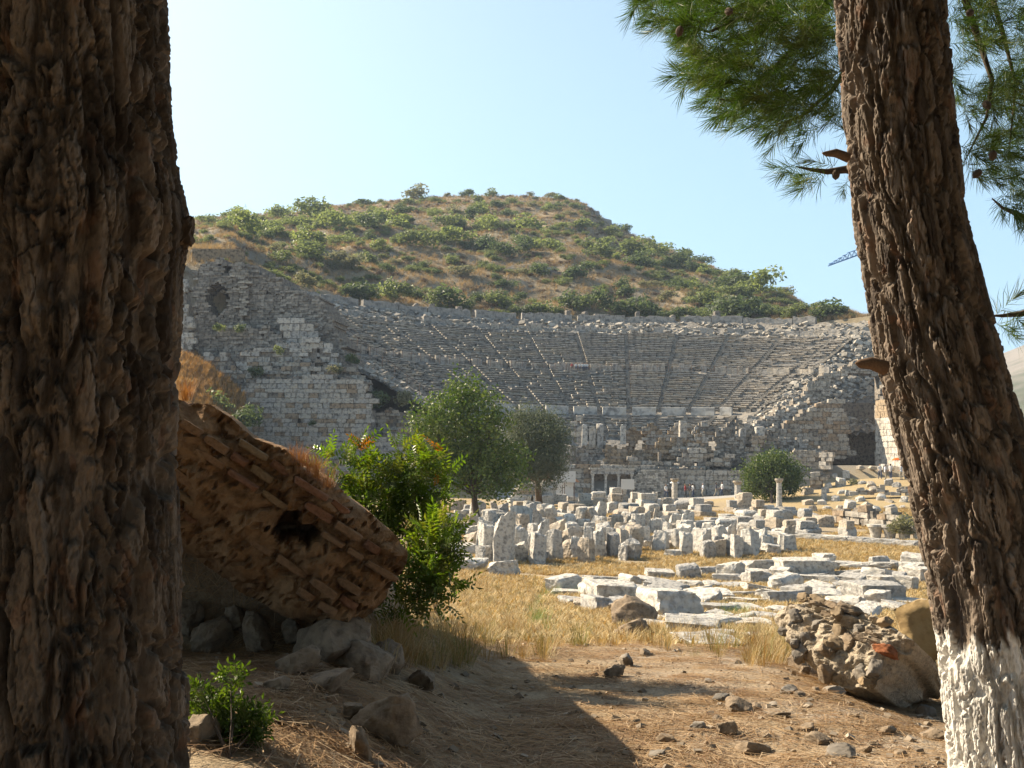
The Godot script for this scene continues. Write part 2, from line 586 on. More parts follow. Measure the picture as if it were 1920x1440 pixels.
func build_hill() -> void:
	var nu := 300
	var nv := 180
	var v := PackedVector3Array()
	var c := PackedColorArray()
	for j in nv:
		for i in nu:
			var px := lerpf(-420.0, 2500.0, i / (nu - 1.0))
			var t := lerpf(0.0, 1.35, (j - 30) / (nv - 31.0))
			var d := lerpf(foot_d(px), crest_d(px), t) if j >= 30 else foot_d(px) - (30 - j) * (30 - j) * 0.075
			var x := (px - 960.0) / F * d
			v.append(Vector3(x, hill_h(px, d), -d))
			var n := nz.get_noise_2d(x * 1.3, d * 1.3)
			var k := Color(0.46, 0.37, 0.24).lerp(Color(0.28, 0.24, 0.165), clampf(0.45 + n * 2.0, 0, 1))
			k = k.lerp(Color(0.36, 0.34, 0.31), 0.8 * sstep(0.15, 0.35, nz2.get_noise_2d(x * 2.6, d * 2.6)) * (0.6 + 0.4 * sstep(0.75, 0.95, t)))
			c.append(k)
	put(commit(v, grid(nu, nv), c), "hill", M.hill).set_meta("kind", "structure")
	# far mountain at the edge of the view
	v = PackedVector3Array()
	c = PackedColorArray()
	for j in 40:
		for i in 90:
			var px := lerpf(1700.0, 3400.0, i / 89.0)
			var t := j / 39.0
			var d := lerpf(560.0, 1100.0, t)
			var top := lut([[1700, 760], [1800, 706], [1870, 668], [1920, 648], [2050, 600], [2300, 560], [2800, 600], [3400, 640]], px)
			var y := lerpf(-4.0, at(px, top, 1100.0).y, pow(t, 0.8))
			var x := (px - 960.0) / F * d
			v.append(Vector3(x, y + 7.0 * nz.get_noise_2d(x * 0.25, d * 0.25) * (1.0 - t * 0.7), -d))
			c.append(Color(0.38, 0.34, 0.3).lerp(Color(0.16, 0.17, 0.1), clampf(sstep(0.75, 0.3, t) + nz.get_noise_2d(x * 0.8, d * 0.8), 0, 1)))
	put(commit(v, grid(90, 40), c), "far_hill", M.hill).set_meta("kind", "structure")
	build_bushes()

func clump(sd: int, count: int, leaf: float, lumps: int, flat := 0.8) -> ArrayMesh:
	# a bush of about one metre: leaf-sized faces spread over and through several uneven lumps
	var r := RandomNumberGenerator.new()
	r.seed = sd
	var cs := []
	for i in lumps:
		var a := r.randf() * TAU
		var q := r.randf_range(0.05, 0.34)
		cs.append([Vector3(cos(a) * q, r.randf_range(0.15, 0.5) * flat, sin(a) * q), r.randf_range(0.16, 0.3)])
	var v := PackedVector3Array()
	var t := PackedInt32Array()
	for i in count:
		var l: Array = cs[r.randi() % lumps]
		var dir := Vector3(r.randfn(), r.randfn() * 0.85 + 0.15, r.randfn()).normalized()
		var p: Vector3 = l[0] + dir * l[1] * pow(r.randf(), 0.35) * r.randf_range(0.85, 1.15)
		p.y = maxf(p.y, 0.0)
		add_leaf(v, t, p, (dir + Vector3(r.randfn(), r.randfn(), r.randfn()) * 0.6).normalized(), leaf * r.randf_range(0.6, 1.3), r)
	return commit(v, t, PackedColorArray(), 0.0)

func add_leaf(v: PackedVector3Array, t: PackedInt32Array, p: Vector3, n: Vector3, s: float, r: RandomNumberGenerator, thin := 0.55) -> void:
	var a := n.cross(Vector3(r.randfn(), r.randfn(), r.randfn())).normalized()
	var b := n.cross(a)
	var k := v.size()
	v.append_array([p - a * s * 0.5, p + b * s * 0.5 * thin + n * s * 0.08, p + a * s * 0.5, p - b * s * 0.5 * thin + n * s * 0.08])
	t.append_array([k, k + 1, k + 2, k, k + 2, k + 3])

func build_bushes() -> void:
	var green := []
	for i in 7:
		green.append(clump(300 + i, 620, 0.1, 5 + i % 3, 1.0 if i % 2 else 0.75))
	var dry := []
	for i in 4:
		dry.append(clump(340 + i, 460, 0.085, 6, 0.6))
	bushes = green
	rng.seed = 77
	# bands up the slope, each read from the ruined vault towards the whitewashed pine
	var bands := [
		["on the skyline", 0.985, 0.015, 26, 345, 1640, 3.0, 6.9, [0, 1, 3], false],
		["just under the skyline", 0.9, 0.05, 34, 345, 1560, 2.7, 5.9, [0, 1, 3], false],
		["on the high hillside", 0.74, 0.07, 40, 350, 1480, 3.3, 7.6, [0, 1, 2, 3], false],
		["in the densest green band", 0.56, 0.075, 56, 350, 1430, 4.5, 9.2, [0, 1, 2, 2], false],
		["level with the terrace wall", 0.38, 0.07, 48, 420, 1480, 3.9, 8.6, [0, 1, 2], false],
		["on the low hillside", 0.2, 0.06, 42, 480, 1540, 3.6, 7.6, [0, 1, 3], false],
		["right above the rim wall", 0.055, 0.03, 46, 640, 1600, 3.3, 7.9, [0, 1, 1], false],
	]
	for b in bands:
		var xs := []
		for i in b[3]:
			xs.append(b[4] + (b[5] - b[4]) * (i + rng.randf_range(-0.45, 0.45)) / (b[3] - 1.0))
		xs.sort()
		for i in xs.size():
			var px: float = xs[i]
			var t: float = b[1] + rng.randf_range(-1, 1) * b[2]
			var p := hill_at(px, t)
			var s := rng.randf_range(b[6], b[7]) * (0.75 if px > 1450 else 1.0) * (0.7 + 0.75 * pow(rng.randf(), 2.0))
			var k: int = b[8][rng.randi() % b[8].size()]
			var o := put(green[rng.randi() % 7], "bush", M.bush[k], null, Transform3D(Basis(Vector3.UP, rng.randf() * TAU).scaled(Vector3(s * rng.randf_range(1.0, 1.7), s * rng.randf_range(0.75, 1.15), s * 1.3)), p - Vector3(0, 0.25, 0)))
			var look: String = ["mid green", "dark green", "bright green", "olive green"][k]
			tag(o, "%s bush, %s from the vaulted ruin %s" % [look, ordinal(i), b[0]], "bush", "bushes on the hill")
	var xf := []
	for i in 2600:
		var px := rng.randf_range(330, 1680)
		var t := pow(rng.randf(), 0.8) * 1.0
		var p := hill_at(px, t)
		if nz.get_noise_2d(p.x * 0.9 + 50.0, p.z * 0.9) < -0.08:
			continue
		var s := rng.randf_range(0.9, 2.3)
		xf.append(Transform3D(Basis(Vector3.UP, rng.randf() * TAU).scaled(Vector3(s * 1.7, s, s * 1.5)), p - Vector3(0, 0.15, 0)))
	tag(scatter(dry[0], xf, [], "dry_scrub", M.dry_bush), "low brown dry scrub covering the hillside", "scrub", "", "stuff")
	var gx := []
	for i in 2600:
		var p := hill_at(rng.randf_range(340, 1600), rng.randf() * 0.9)
		if nz.get_noise_2d(p.x * 0.6 + 20.0, p.z * 1.1) < 0.1:
			continue
		var s := rng.randf_range(1.2, 3.2)
		gx.append(Transform3D(Basis(Vector3.UP, rng.randf() * TAU).scaled(Vector3(s * 1.5, s, s * 1.3)), p - Vector3(0, 0.2, 0)))
	tag(scatter(green[2], gx, [], "green_scrub", M.bush[0], null), "low green scrub in patches over the hillside", "scrub", "", "stuff")
	# dry grass over the hill
	var tuft := grass_mesh(5, 16, 0.5, 0.022, 0.55)
	xf = []
	var cs := []
	for i in 30000:
		var p := hill_at(rng.randf_range(320, 1690), rng.randf())
		var s := rng.randf_range(0.9, 2.2)
		xf.append(Transform3D(Basis(Vector3.UP, rng.randf() * TAU).scaled(Vector3(s * 1.4, s * 0.9, s * 1.4)), p))
		cs.append(Color(0.5, 0.4, 0.25).lerp(Color(0.36, 0.3, 0.2), rng.randf()))
	tag(scatter(tuft, xf, cs, "hill_grass", M.dry), "golden dry grass growing over the hillside", "grass", "", "stuff")
	# the crag on the crest, built of weathered rock
	var crag := thing("rock_crag", "grey rock crag breaking out at the crest of the hill", "rock", at(1098, 400, crest_d(1098) - 4.0))
	for q in [[-3, -3, 7, 5.5], [2.5, -3.5, 6, 6], [6.5, -6, 6, 5], [10, -8.0, 6, 4.5], [-7, -2.5, 5, 3.5], [0, -7, 7, 6]]:
		put(stones[rng.randi() % 16], "rock", M.marble_grey, crag, Transform3D(Basis(Vector3.UP, rng.randf() * TAU).scaled(Vector3(q[2], q[3], 6.0)), Vector3(q[0], q[1] + 1.0, 0)))

func grass_mesh(sd: int, blades: int, h: float, w: float, spread: float) -> ArrayMesh:
	var r := RandomNumberGenerator.new()
	r.seed = sd
	var v := PackedVector3Array()
	var t := PackedInt32Array()
	for i in blades:
		var a := r.randf() * TAU
		var out := Vector3(cos(a), 0, sin(a))
		var p := out * r.randf() * spread * 0.3
		var side := Vector3(-sin(a), 0, cos(a)) * w * 0.5
		var hh := h * r.randf_range(0.5, 1.2)
		var lean := r.randf_range(0.1, 0.75) * spread
		var m := p + Vector3(0, hh * 0.6, 0) + out * lean * 0.35
		var tip := p + Vector3(0, hh, 0) + out * lean
		var k := v.size()
		v.append_array([p - side, p + side, m - side * 0.8, m + side * 0.8, tip])
		t.append_array([k, k + 1, k + 3, k, k + 3, k + 2, k + 2, k + 3, k + 4])
	return commit(v, t, PackedColorArray(), 0.0)
# ---------- the theatre: earth slope, seat rows in wedges, stairways, landing walls
const STAIR0 := -4.0
const STEP := 9.3

func fall(a: float, r: float) -> float:
	return 3.0 * sstep(52.0, 70.0, a) * sstep(70.0, 30.0, r) + 17.0 * sstep(45.0, 66.0, a) * sstep(22.0, 66.0, r)

func build_theatre() -> void:
	rng.seed = 31
	var nu := 150
	var nv := 80
	var v := PackedVector3Array()
	for j in nv:
		for i in nu:
			var a := lerpf(-83.0, 62.0, i / (nu - 1.0))
			var r := lerpf(14.0, 77.0, j / (nv - 1.0))
			var rough := 0.25 + 0.9 * sstep(46.0, 56.0, a) + 0.5 * sstep(61.5, 63.0, r)
			var y := cone(minf(r, 70.0)) - 0.55 + rough * 1.1 * nz.get_noise_2d(a * r * 0.12, r * 5.0)
			y -= fall(a, r)
			v.append(polar(r, a, y))
	var t := grid(nu, nv)
	var th := thing("theatre", "grey stone theatre with curved seat rows cut into the hillside", "theatre", Vector3(CX, 0, CZ))
	var slope := put(commit(v, t), "slope", M.cavea, th, Transform3D(Basis(), -th.position))
	slope.set_meta("label", "rough rubble slope under the seats")
	seat_zone("lower_seating", "lower tier of worn grey seat rows between pale wall and fenced landing", 31.6, 45.6, -64.0, 46.0, 0.08)
	seat_zone("upper_seating", "upper tier of grey seat rows above the fenced landing", 47.4, 62.4, -76.0, 46.0, 0.1)
	seat_zone("front_seating", "lowest broken seat rows below the pale curved wall", 23.0, 29.6, -45.0, 40.0, 0.25)
	# the pale wall, the landing wall, the rim wall
	var w := thing("parapet_wall", "smooth pale curved wall under the lower seat rows", "wall", Vector3(CX, 0, CZ))
	for k in range(-5, 5):
		var a0 := STAIR0 + STEP * k + 0.9
		var a1 := STAIR0 + STEP * (k + 1) - 0.9
		if a1 > 38.0:
			a1 = 38.0
		put(arc_wall(30.4, 30.9, a0, a1, cone(30.4) - 0.5, cone(30.4) + 0.85, 0.01), "wall_panel", M.plaster, w)
	w = thing("landing_wall", "low broken wall of upright slabs behind the fenced landing", "wall", Vector3(CX, 0, CZ))
	for k in range(-8, 6):
		for q in 6:
			if rng.randf() < 0.12:
				continue
			var a0 := STAIR0 + STEP * k + 0.9 + q * 1.25
			put(arc_wall(46.9, 47.3, a0, a0 + 1.2, cone(46.0) - 0.3, cone(46.0) + rng.randf_range(0.9, 1.5), 0.03), "slab", M.seat[2 if rng.randf() < 0.7 else 0], w)
	w = thing("rim_wall", "long grey rubble wall round the top rim of the theatre", "wall", Vector3(CX, 0, CZ))
	var a := -82.0
	while a < 37.0:
		var b := a + rng.randf_range(5.0, 9.0)
		b = minf(b, 37.0)
		put(arc_wall(69.6, 70.6, a, b - 0.12, cone(69.0) - 1.2, cone(69.0) + 1.1 + rng.randf_range(-0.25, 0.25), 0.2), "wall_section", M.seat[1], w)
		a = b + (0.9 if rng.randf() < 0.35 else 0.0)
	# a second ruined ledge below the rim
	w = thing("ledge_wall", "low ruined ledge of rough blocks below the rim wall", "wall", Vector3(CX, 0, CZ))
	a = -78.0
	while a < 50.0:
		var b := a + rng.randf_range(1.6, 4.0)
		if rng.randf() < 0.85:
			put(arc_wall(64.6, 65.6, a, b - 0.1, cone(64.0) - 0.7, cone(64.0) + rng.randf_range(0.3, 1.0), 0.2), "block", M.seat[rng.randi() % 3], w)
		a = b
	# loose stones over the ruined parts
	var xf := []
	var cs := []
	for i in 4200:
		var zone := rng.randf()
		var aa := rng.randf_range(-80.0, 52.0)
		var r := rng.randf_range(62.3, 69.0)
		if zone < 0.55:
			aa = 46.0 + 16.0 * rng.randf()
			r = rng.randf_range(26.0, 74.0)
		elif zone < 0.68:
			aa = rng.randf_range(-83.0, -66.0)
			r = rng.randf_range(30.0, 62.0)
		var s := rng.randf_range(0.25, 0.85) * (1.0 if rng.randf() < 0.9 else 1.8)
		var dy := fall(aa, r)
		xf.append(Transform3D(Basis.from_euler(Vector3(rng.randf(), rng.randf() * TAU, rng.randf())).scaled(Vector3(s, s * 0.6, s * 0.8)), polar(r, aa, cone(r) - 0.3 - dy + rng.randf_range(-0.2, 0.2))))
		cs.append(Color(0.46, 0.43, 0.38) * rng.randf_range(0.7, 1.4))
	tag(scatter(boxes[0], xf, cs, "loose_stones", M.rubble), "loose grey stones strewn over the ruined seating", "stones", "", "stuff")
	# stumps of piers standing behind the rim wall
	var n := 0
	for px in [742, 775, 806, 858, 888, 922, 959, 992, 1063, 1095, 1118, 1195, 1262, 1290, 1345]:
		var x: float = (px - 960.0) / F * 218.0
		var d := 144.0 + sqrt(maxf(0.0, 72.5 * 72.5 - (x - CX) * (x - CX)))
		var p := Vector3((px - 960.0) / F * d, cone(69.0) - 0.8, -d)
		var hgt := rng.randf_range(1.8, 3.4)
		var o := put(stones[rng.randi() % 16], "pier_stump", M.core, null, Transform3D(Basis(Vector3.UP, rng.randf()).scaled(Vector3(rng.randf_range(0.8, 1.3), hgt, 1.0)), p + Vector3(0, hgt * 0.5, 0)))
		tag(o, "ruined upright stone pier, %s from the vaulted ruin behind the rim wall" % ordinal(n), "pier", "pier stumps behind the rim wall")
		n += 1
	# fence along the landing
	var f := thing("landing_fence", "rusty wire fence posts along the landing between the seat tiers", "fence", Vector3(CX, 0, CZ))
	var post := tube_mesh([Vector3.ZERO, Vector3(0, 1.5, 0)], [0.05, 0.045], 5)
	a = -66.0
	while a < 34.0:
		put(post, "post", M.rust, f, Transform3D(Basis(), polar(46.1, a, cone(46.0) - 0.2) - f.position))
		a += 2.6
	for y in [0.7, 1.35]:
		var pts := []
		for i in 50:
			pts.append(polar(46.1, lerpf(-66.0, 34.0, i / 49.0), cone(46.0) - 0.2 + y) - f.position)
		put(tube_mesh(pts, pts.map(func(_p): return 0.018), 4), "wire", M.rust, f)
	# handrail down the broken edge beside the lower seats
	f = thing("slope_railing", "thin railing running down the broken edge of the seats", "railing", at(640, 628, 150))
	var rp := []
	for i in 9:
		var q := at(lerpf(625, 810, i / 8.0), lerpf(598, 738, i / 8.0), lerpf(156, 147, i / 8.0))
		rp.append(q - f.position)
		put(tube_mesh([q - f.position - Vector3(0, 1.6, 0), q - f.position], [0.05, 0.05], 5), "post", M.rust, f)
	put(tube_mesh(rp, rp.map(func(_p): return 0.045), 5), "rail", M.rust, f)

func arc_wall(r0: float, r1: float, a0: float, a1: float, y0: float, y1: float, jag: float) -> ArrayMesh:
	var n := maxi(2, int((a1 - a0) * r0 * 0.0175 / 0.9) + 1)
	var v := PackedVector3Array()
	for i in n + 1:
		var a := lerpf(a0, a1, float(i) / n)
		var top := y1 + jag * rng.randf_range(-1, 1)
		var j := rng.randf_range(-1, 1) * minf(jag, 0.05)
		for q in [[r0 + j, y0], [r0 + j, top - 0.04], [r0 + j + 0.05, top], [r1, top], [r1, y0]]:
			v.append(polar(q[0], a, q[1]) - Vector3(CX, 0, CZ))
	var t := PackedInt32Array()
	for i in n:
		for k in 5:
			var k2 := (k + 1) % 5
			var b := i * 5
			t.append_array([b + k, b + 5 + k, b + 5 + k2, b + k, b + 5 + k2, b + k2])
	for e in [0, n * 5]:
		for k in [1, 2, 3]:
			t.append_array([e, e + k, e + k + 1] if e == 0 else [e, e + k + 1, e + k])
	return commit(v, t, PackedColorArray(), 0.0)

func seat_row(r0: float, a0: float, a1: float, y: float, lost: float, off: float) -> ArrayMesh:
	# a curved run of seat blocks with a lip over a hollowed front; blocks sit unevenly and some have sunk away
	var n := maxi(2, int((a1 - a0) * r0 * 0.01745 / 1.15))
	var v := PackedVector3Array()
	var t := PackedInt32Array()
	for i in n:
		var b := a0 + (a1 - a0) * i / n + 0.02
		var e := a0 + (a1 - a0) * (i + 1) / n - 0.02
		var dy := rng.randf_range(-0.045, 0.045)
		var dr := rng.randf_range(-0.05, 0.05)
		if nz2.get_noise_2d(b * 2.2 + off * 0.0, y * 9.0) > 0.42 - lost * 1.6 or rng.randf() < lost * 0.4:
			dy -= rng.randf_range(0.15, 0.5)
			dr += rng.randf_range(0.0, 0.25)
		var k := v.size()
		for a in [b, e]:
			for q in [[0.34, -0.4], [0.34, 0.17], [0.0, 0.25], [0.0, 0.43], [1.1, 0.43], [1.1, -0.4]]:
				v.append(polar(r0 + q[0] + dr, a, y + q[1] + dy) - Vector3(CX, 0, CZ))
		for c in 5:
			t.append_array([k + c, k + 6 + c, k + 7 + c, k + c, k + 7 + c, k + c + 1])
		for c in [1, 2, 3, 4]:
			t.append_array([k, k + c, k + c + 1, k + 6, k + 7 + c, k + 6 + c])
	return commit(v, t, PackedColorArray(), 0.0)

func seat_zone(called: String, label: String, r0: float, r1: float, amin: float, amax: float, lost: float) -> void:
	var o := thing(called, label, "seating", Vector3(CX, 0, CZ))
	var rows := int(round((r1 - r0) / 0.8))
	var parts := 0
	var rest := SurfaceTool.new()
	rest.begin(Mesh.PRIMITIVE_TRIANGLES)
	var spare := false
	for k in range(9, -11, -1):
		var a0 := maxf(STAIR0 + STEP * k, amin)
		var a1 := minf(STAIR0 + STEP * (k + 1), amax)
		if a1 - a0 < 2.0:
			continue
		var wedge := Node3D.new()
		wedge.name = "seat_wedge"
		o.add_child(wedge, true)
		var bad := lost + (0.16 if k in [-5, -1, 0] and called == "lower_seating" else 0.0) + 0.03 * absf(k)
		for j in rows:
			var r := r0 + 0.8 * j
			var g := rad_to_deg(0.42 / r)
			var m := seat_row(r, a0 + g, a1 - g, cone(r), bad, k * 7.0)
			if parts < 300:
				put(m, "seat_row", M.seat[rng.randi() % 3], wedge)
				parts += 1
			else:
				rest.append_from(m, 0, Transform3D())
				spare = true
		# the stairway at the near edge of the wedge: two treads for each seat
		var v := PackedVector3Array()
		var t := PackedInt32Array()
		for j in rows * 2:
			var r := r0 + 0.4 * j
			var g := rad_to_deg(0.4 / r)
			var y := cone(r) - 0.16 + rng.randf_range(-0.06, 0.1)
			var b := v.size()
			for a in [a1 - g, a1 + g]:
				for q in [[0.0, -0.5], [0.0, 0.2], [0.46, 0.2], [0.46, -0.5]]:
					v.append(polar(r + q[0], a, y + q[1]) - o.position)
			for c in 3:
				t.append_array([b + c, b + 4 + c, b + 5 + c, b + c, b + 5 + c, b + c + 1])
		put(commit(v, t, PackedColorArray(), 0.0), "stairway", M.cavea, o)
	if spare:
		put(rest.commit(), "further_seat_rows", M.seat[1], o).set_meta("kind", "stuff")
# ---------- masonry: courses of separate blocks before a solid core, laid in an upright plane
func masonry(called: String, label: String, pts: Array, xa: float, da: float, xb: float, db: float, bw: float, bh: float, mats: Array, core: Material, o := {}) -> Node3D:
	var pa := at(xa, 800.0, da)
	var pb := at(xb, 800.0, db)
	var u := Vector3(pb.x - pa.x, 0, pb.z - pa.z).normalized()
	var n := u.cross(Vector3.UP)
	var to := func(q: Array) -> Vector2:
		var r := ray(q[0], q[1])
		var k: float = (pa - EYE).dot(n) / r.dot(n)
		var p := EYE + r * k
		return Vector2((p - pa).dot(u), p.y)
	var poly := PackedVector2Array()
	for q in pts:
		poly.append(to.call(q))
	var holes := []
	for h in o.get("holes", []):
		var hp := PackedVector2Array()
		for q in h:
			hp.append(to.call(q))
		holes.append(hp)
	var lo := poly[0]
	var hi := poly[0]
	for p in poly:
		lo = lo.min(p)
		hi = hi.max(p)
	lo.y = minf(lo.y, o.get("floor", lo.y))
	var w := thing(called, label, o.get("category", "ruin"), Vector3(pa.x, lo.y, pa.z), o.get("group", ""))
	w.transform = Transform3D(Basis(u, Vector3.UP, n), Vector3(pa.x, lo.y, pa.z))
	var depth: float = o.get("depth", 1.4)
	var inside := func(p: Vector2) -> bool:
		if p.y < o.get("floor", -99.0) + 0.01:
			return false
		var q := Vector2(p.x, maxf(p.y, lo.y + 0.02))
		if not o.get("neat", false):
			q += Vector2(nz2.get_noise_2d(p.x * 9.0, p.y * 9.0), nz2.get_noise_2d(p.x * 9.0 + 50.0, p.y * 9.0)) * 1.1
			q.y = maxf(q.y, lo.y + 0.02)
		if not Geometry2D.is_point_in_polygon(q, poly):
			return false
		for h in holes:
			if Geometry2D.is_point_in_polygon(p, h):
				return false
		return true
	# core
	var v := PackedVector3Array()
	var t := PackedInt32Array()
	var cw: float = o.get("strip", 0.4)
	var s := lo.x
	while s < hi.x:
		var y := lo.y
		var from := -99.0
		while y < hi.y + 0.4:
			var ok: bool = inside.call(Vector2(s + cw * 0.5, y))
			if ok and from < -90.0:
				from = y
			elif not ok and from > -90.0:
				var z := -0.14 + rng.randf_range(-0.06, 0.03)
				add_box(v, t, Transform3D(), Vector3(s - 0.004, from - lo.y, -depth), Vector3(s + cw + 0.004, y - lo.y - rng.randf_range(0.02, 0.25), z))
				from = -99.0
			y += 0.2
		s += cw
	if v.size() > 0:
		put(commit(v, t, PackedColorArray(), 0.0), "core", core, w)
	# courses
	var jit: float = o.get("jitter", 0.04)
	var small: bool = o.get("small", false)
	var xf := []
	var cs := []
	var parts := 0
	var y := lo.y
	while y < hi.y:
		var h := bh * rng.randf_range(0.78, 1.22)
		s = lo.x - rng.randf() * bw
		while s < hi.x:
			var ww := bw * rng.randf_range(0.55, 1.5)
			if inside.call(Vector2(s + ww * 0.5, y + h * 0.5)) and rng.randf() > o.get("lost", 0.03):
				var z := rng.randf_range(-jit, jit)
				var b := Basis.from_euler(Vector3(rng.randf_range(-1, 1), rng.randf_range(-1, 1), rng.randf_range(-1, 1)) * o.get("tilt", 0.015)) * Basis.from_scale(Vector3(ww - 0.03, h - 0.03, 0.6 + rng.randf() * 0.15))
				var x := Transform3D(b, Vector3(s + ww * 0.5, y + h * 0.5 - lo.y, z - 0.3))
				if small or parts >= 300:
					xf.append(x)
					cs.append(o.get("tint", Color(0.4, 0.37, 0.33)) * rng.randf_range(0.65, 1.35))
				else:
					put(boxes[rng.randi() % 8], "block", mats[rng.randi() % mats.size()], w, x)
					parts += 1
			s += ww
		y += h
	if xf.size() > 0:
		scatter(boxes[1], xf, cs, "small_masonry", M.rubble, w).set_meta("kind", "stuff")
	return w

func build_walls() -> void:
	rng.seed = 41
	var ash: Array = M.ashlar
	var white: Array = M.white_ashlar
	# ruined side wall of the theatre with the vault
	masonry("vaulted_ruin", "tall rubble ruin with a dark arched niche beside the theatre", [[368, 700], [366, 570], [362, 540], [368, 512], [380, 494], [398, 485], [416, 486], [432, 496], [440, 502], [452, 490], [470, 496], [484, 510], [500, 514], [560, 546], [600, 566], [618, 590], [632, 628], [650, 660], [668, 700]], 368, 149, 640, 146, 0.75, 0.34, ash, M.core, {"small": true, "depth": 7.5, "jitter": 0.14, "tilt": 0.08, "lost": 0.06, "strip": 0.3, "holes": [[[384, 560], [386, 545], [394, 536], [405, 532], [418, 536], [427, 546], [430, 560], [426, 574], [412, 590], [404, 594], [392, 578]], [[418, 513], [418, 497], [432, 497], [432, 513]], [[500, 552], [500, 543], [508, 543], [508, 552]]], "tint": Color(0.37, 0.34, 0.3)})
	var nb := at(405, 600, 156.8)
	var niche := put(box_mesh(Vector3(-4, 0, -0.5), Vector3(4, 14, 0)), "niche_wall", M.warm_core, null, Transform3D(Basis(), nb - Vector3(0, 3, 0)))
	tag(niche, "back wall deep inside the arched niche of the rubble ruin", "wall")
	masonry("buttress", "narrow rubble buttress standing proud beside the arched niche", [[444, 640], [442, 540], [436, 505], [448, 492], [462, 500], [464, 560], [460, 640]], 440, 147, 464, 147, 0.8, 0.34, ash, M.core, {"small": true, "depth": 2.5, "jitter": 0.14, "tilt": 0.08, "tint": Color(0.44, 0.41, 0.36)})
	masonry("low_ruin", "low rubble wall in front of the arched niche", [[372, 690], [374, 632], [400, 622], [440, 614], [500, 614], [530, 622], [540, 690]], 372, 145, 540, 144, 0.75, 0.36, ash, M.core, {"small": true, "depth": 2.0, "jitter": 0.14, "tilt": 0.08, "tint": Color(0.38, 0.35, 0.31)})
	masonry("corner_ruin", "narrow stump of pale blocks beside the dark pine trunk", [[322, 690], [324, 520], [345, 516], [350, 545], [360, 560], [352, 590], [362, 600], [360, 664], [350, 690]], 322, 143, 362, 143, 1.1, 0.7, white, M.core, {"depth": 2.0, "jitter": 0.2, "lost": 0.15})
	masonry("pale_block_wall", "three courses of large pale blocks below the rubble ruin", [[527, 645], [527, 597], [560, 599], [598, 602], [598, 612], [592, 616], [596, 645]], 527, 143.2, 600, 143, 1.4, 0.95, white, M.core, {"depth": 1.2, "jitter": 0.05})
	masonry("stepped_wall", "stepped courses of pale broken blocks under the rubble ruin", [[430, 705], [432, 670], [460, 668], [462, 656], [505, 654], [508, 644], [540, 640], [560, 636], [600, 638], [622, 650], [638, 662], [640, 690], [650, 705]], 430, 142, 650, 141.5, 1.25, 0.72, white, M.core, {"depth": 2.0, "jitter": 0.25, "lost": 0.12, "tilt": 0.05})
	masonry("broken_terrace", "broken terrace of grey and pale blocks above the ashlar wall", [[380, 715], [384, 662], [420, 668], [440, 690], [500, 684], [560, 680], [620, 684], [660, 690], [678, 700], [690, 722], [680, 730], [440, 730]], 400, 140.5, 690, 140, 1.0, 0.55, ash, M.core, {"depth": 2.0, "jitter": 0.3, "lost": 0.2, "tilt": 0.1})
	masonry("ashlar_wall", "high grey ashlar retaining wall of regular block courses", [[455, 880], [456, 724], [470, 718], [500, 714], [540, 704], [580, 702], [640, 708], [692, 722], [696, 740], [690, 744], [698, 752], [694, 775], [690, 780], [694, 815], [744, 812], [762, 806], [764, 880]], 455, 138.5, 764, 136.0, 1.25, 0.62, [ash[0], ash[2], ash[2], white[2], ash[3]], M.core, {"depth": 2.4, "jitter": 0.07, "lost": 0.02, "floor": 0.0})
	masonry("plinth_wall", "low dark plinth of long blocks at the ashlar wall's foot", [[470, 905], [470, 866], [800, 870], [800, 905]], 470, 135.0, 800, 133.0, 2.0, 0.8, ash, M.core, {"depth": 1.5, "floor": 0.0})
	masonry("link_wall", "rough grey wall between the ashlar wall and the seats", [[690, 830], [700, 775], [730, 765], [760, 772], [830, 790], [880, 800], [880, 850]], 690, 141.0, 880, 143, 1.0, 0.5, ash, M.core, {"depth": 2.4, "jitter": 0.3, "lost": 0.15, "tilt": 0.1, "floor": 0.0})
	# far side of the theatre: vaulted passage and its walls
	masonry("passage_ruin", "massive rubble ruin with a tall arched passage by the whitewashed pine", [[1440, 800], [1470, 768], [1500, 748], [1520, 722], [1545, 700], [1580, 686], [1640, 668], [1720, 650], [1800, 660], [1830, 720], [1830, 880], [1440, 880]], 1440, 160, 1830, 158, 0.75, 0.38, ash, M.core, {"small": true, "depth": 3.0, "jitter": 0.16, "tilt": 0.08, "floor": 3.0, "strip": 0.3, "holes": [[[1556, 880], [1553, 760], [1556, 730], [1566, 712], [1580, 704], [1610, 700], [1650, 705], [1660, 880]]], "tint": Color(0.56, 0.51, 0.44)})
	var jamb := thing("passage_jamb", "pale block side wall inside the tall arched passage", "wall", at(1648, 860, 148.0) * Vector3(1, 0, 1))
	jamb.rotation.y = -PI / 2 + 0.12
	for j in 13:
		var s := 0.0
		while s < 11.6:
			var ww := rng.randf_range(0.9, 1.6)
			put(boxes[rng.randi() % 8], "block", white[rng.randi() % 2] if j < 10 else M.warm_ashlar[0], jamb, Transform3D(Basis.from_scale(Vector3(ww - 0.03, 0.82, 0.8)), Vector3(s + ww * 0.5 - 0.2, 3.4 + j * 0.85, rng.randf_range(-0.05, 0.05))))
			s += ww
	masonry("passage_pier", "broad grey pier face standing beside the lit passage side wall", [[1648, 880], [1650, 770], [1660, 700], [1720, 690], [1790, 700], [1800, 880]], 1648, 148, 1800, 148, 1.1, 0.6, [ash[0], ash[2]], M.core, {"depth": 1.6, "jitter": 0.08, "floor": 2.0})
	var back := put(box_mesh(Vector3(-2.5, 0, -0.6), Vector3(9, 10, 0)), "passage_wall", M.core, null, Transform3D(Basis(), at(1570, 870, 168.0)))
	tag(back, "shaded wall closing the far end of the arched passage", "wall")
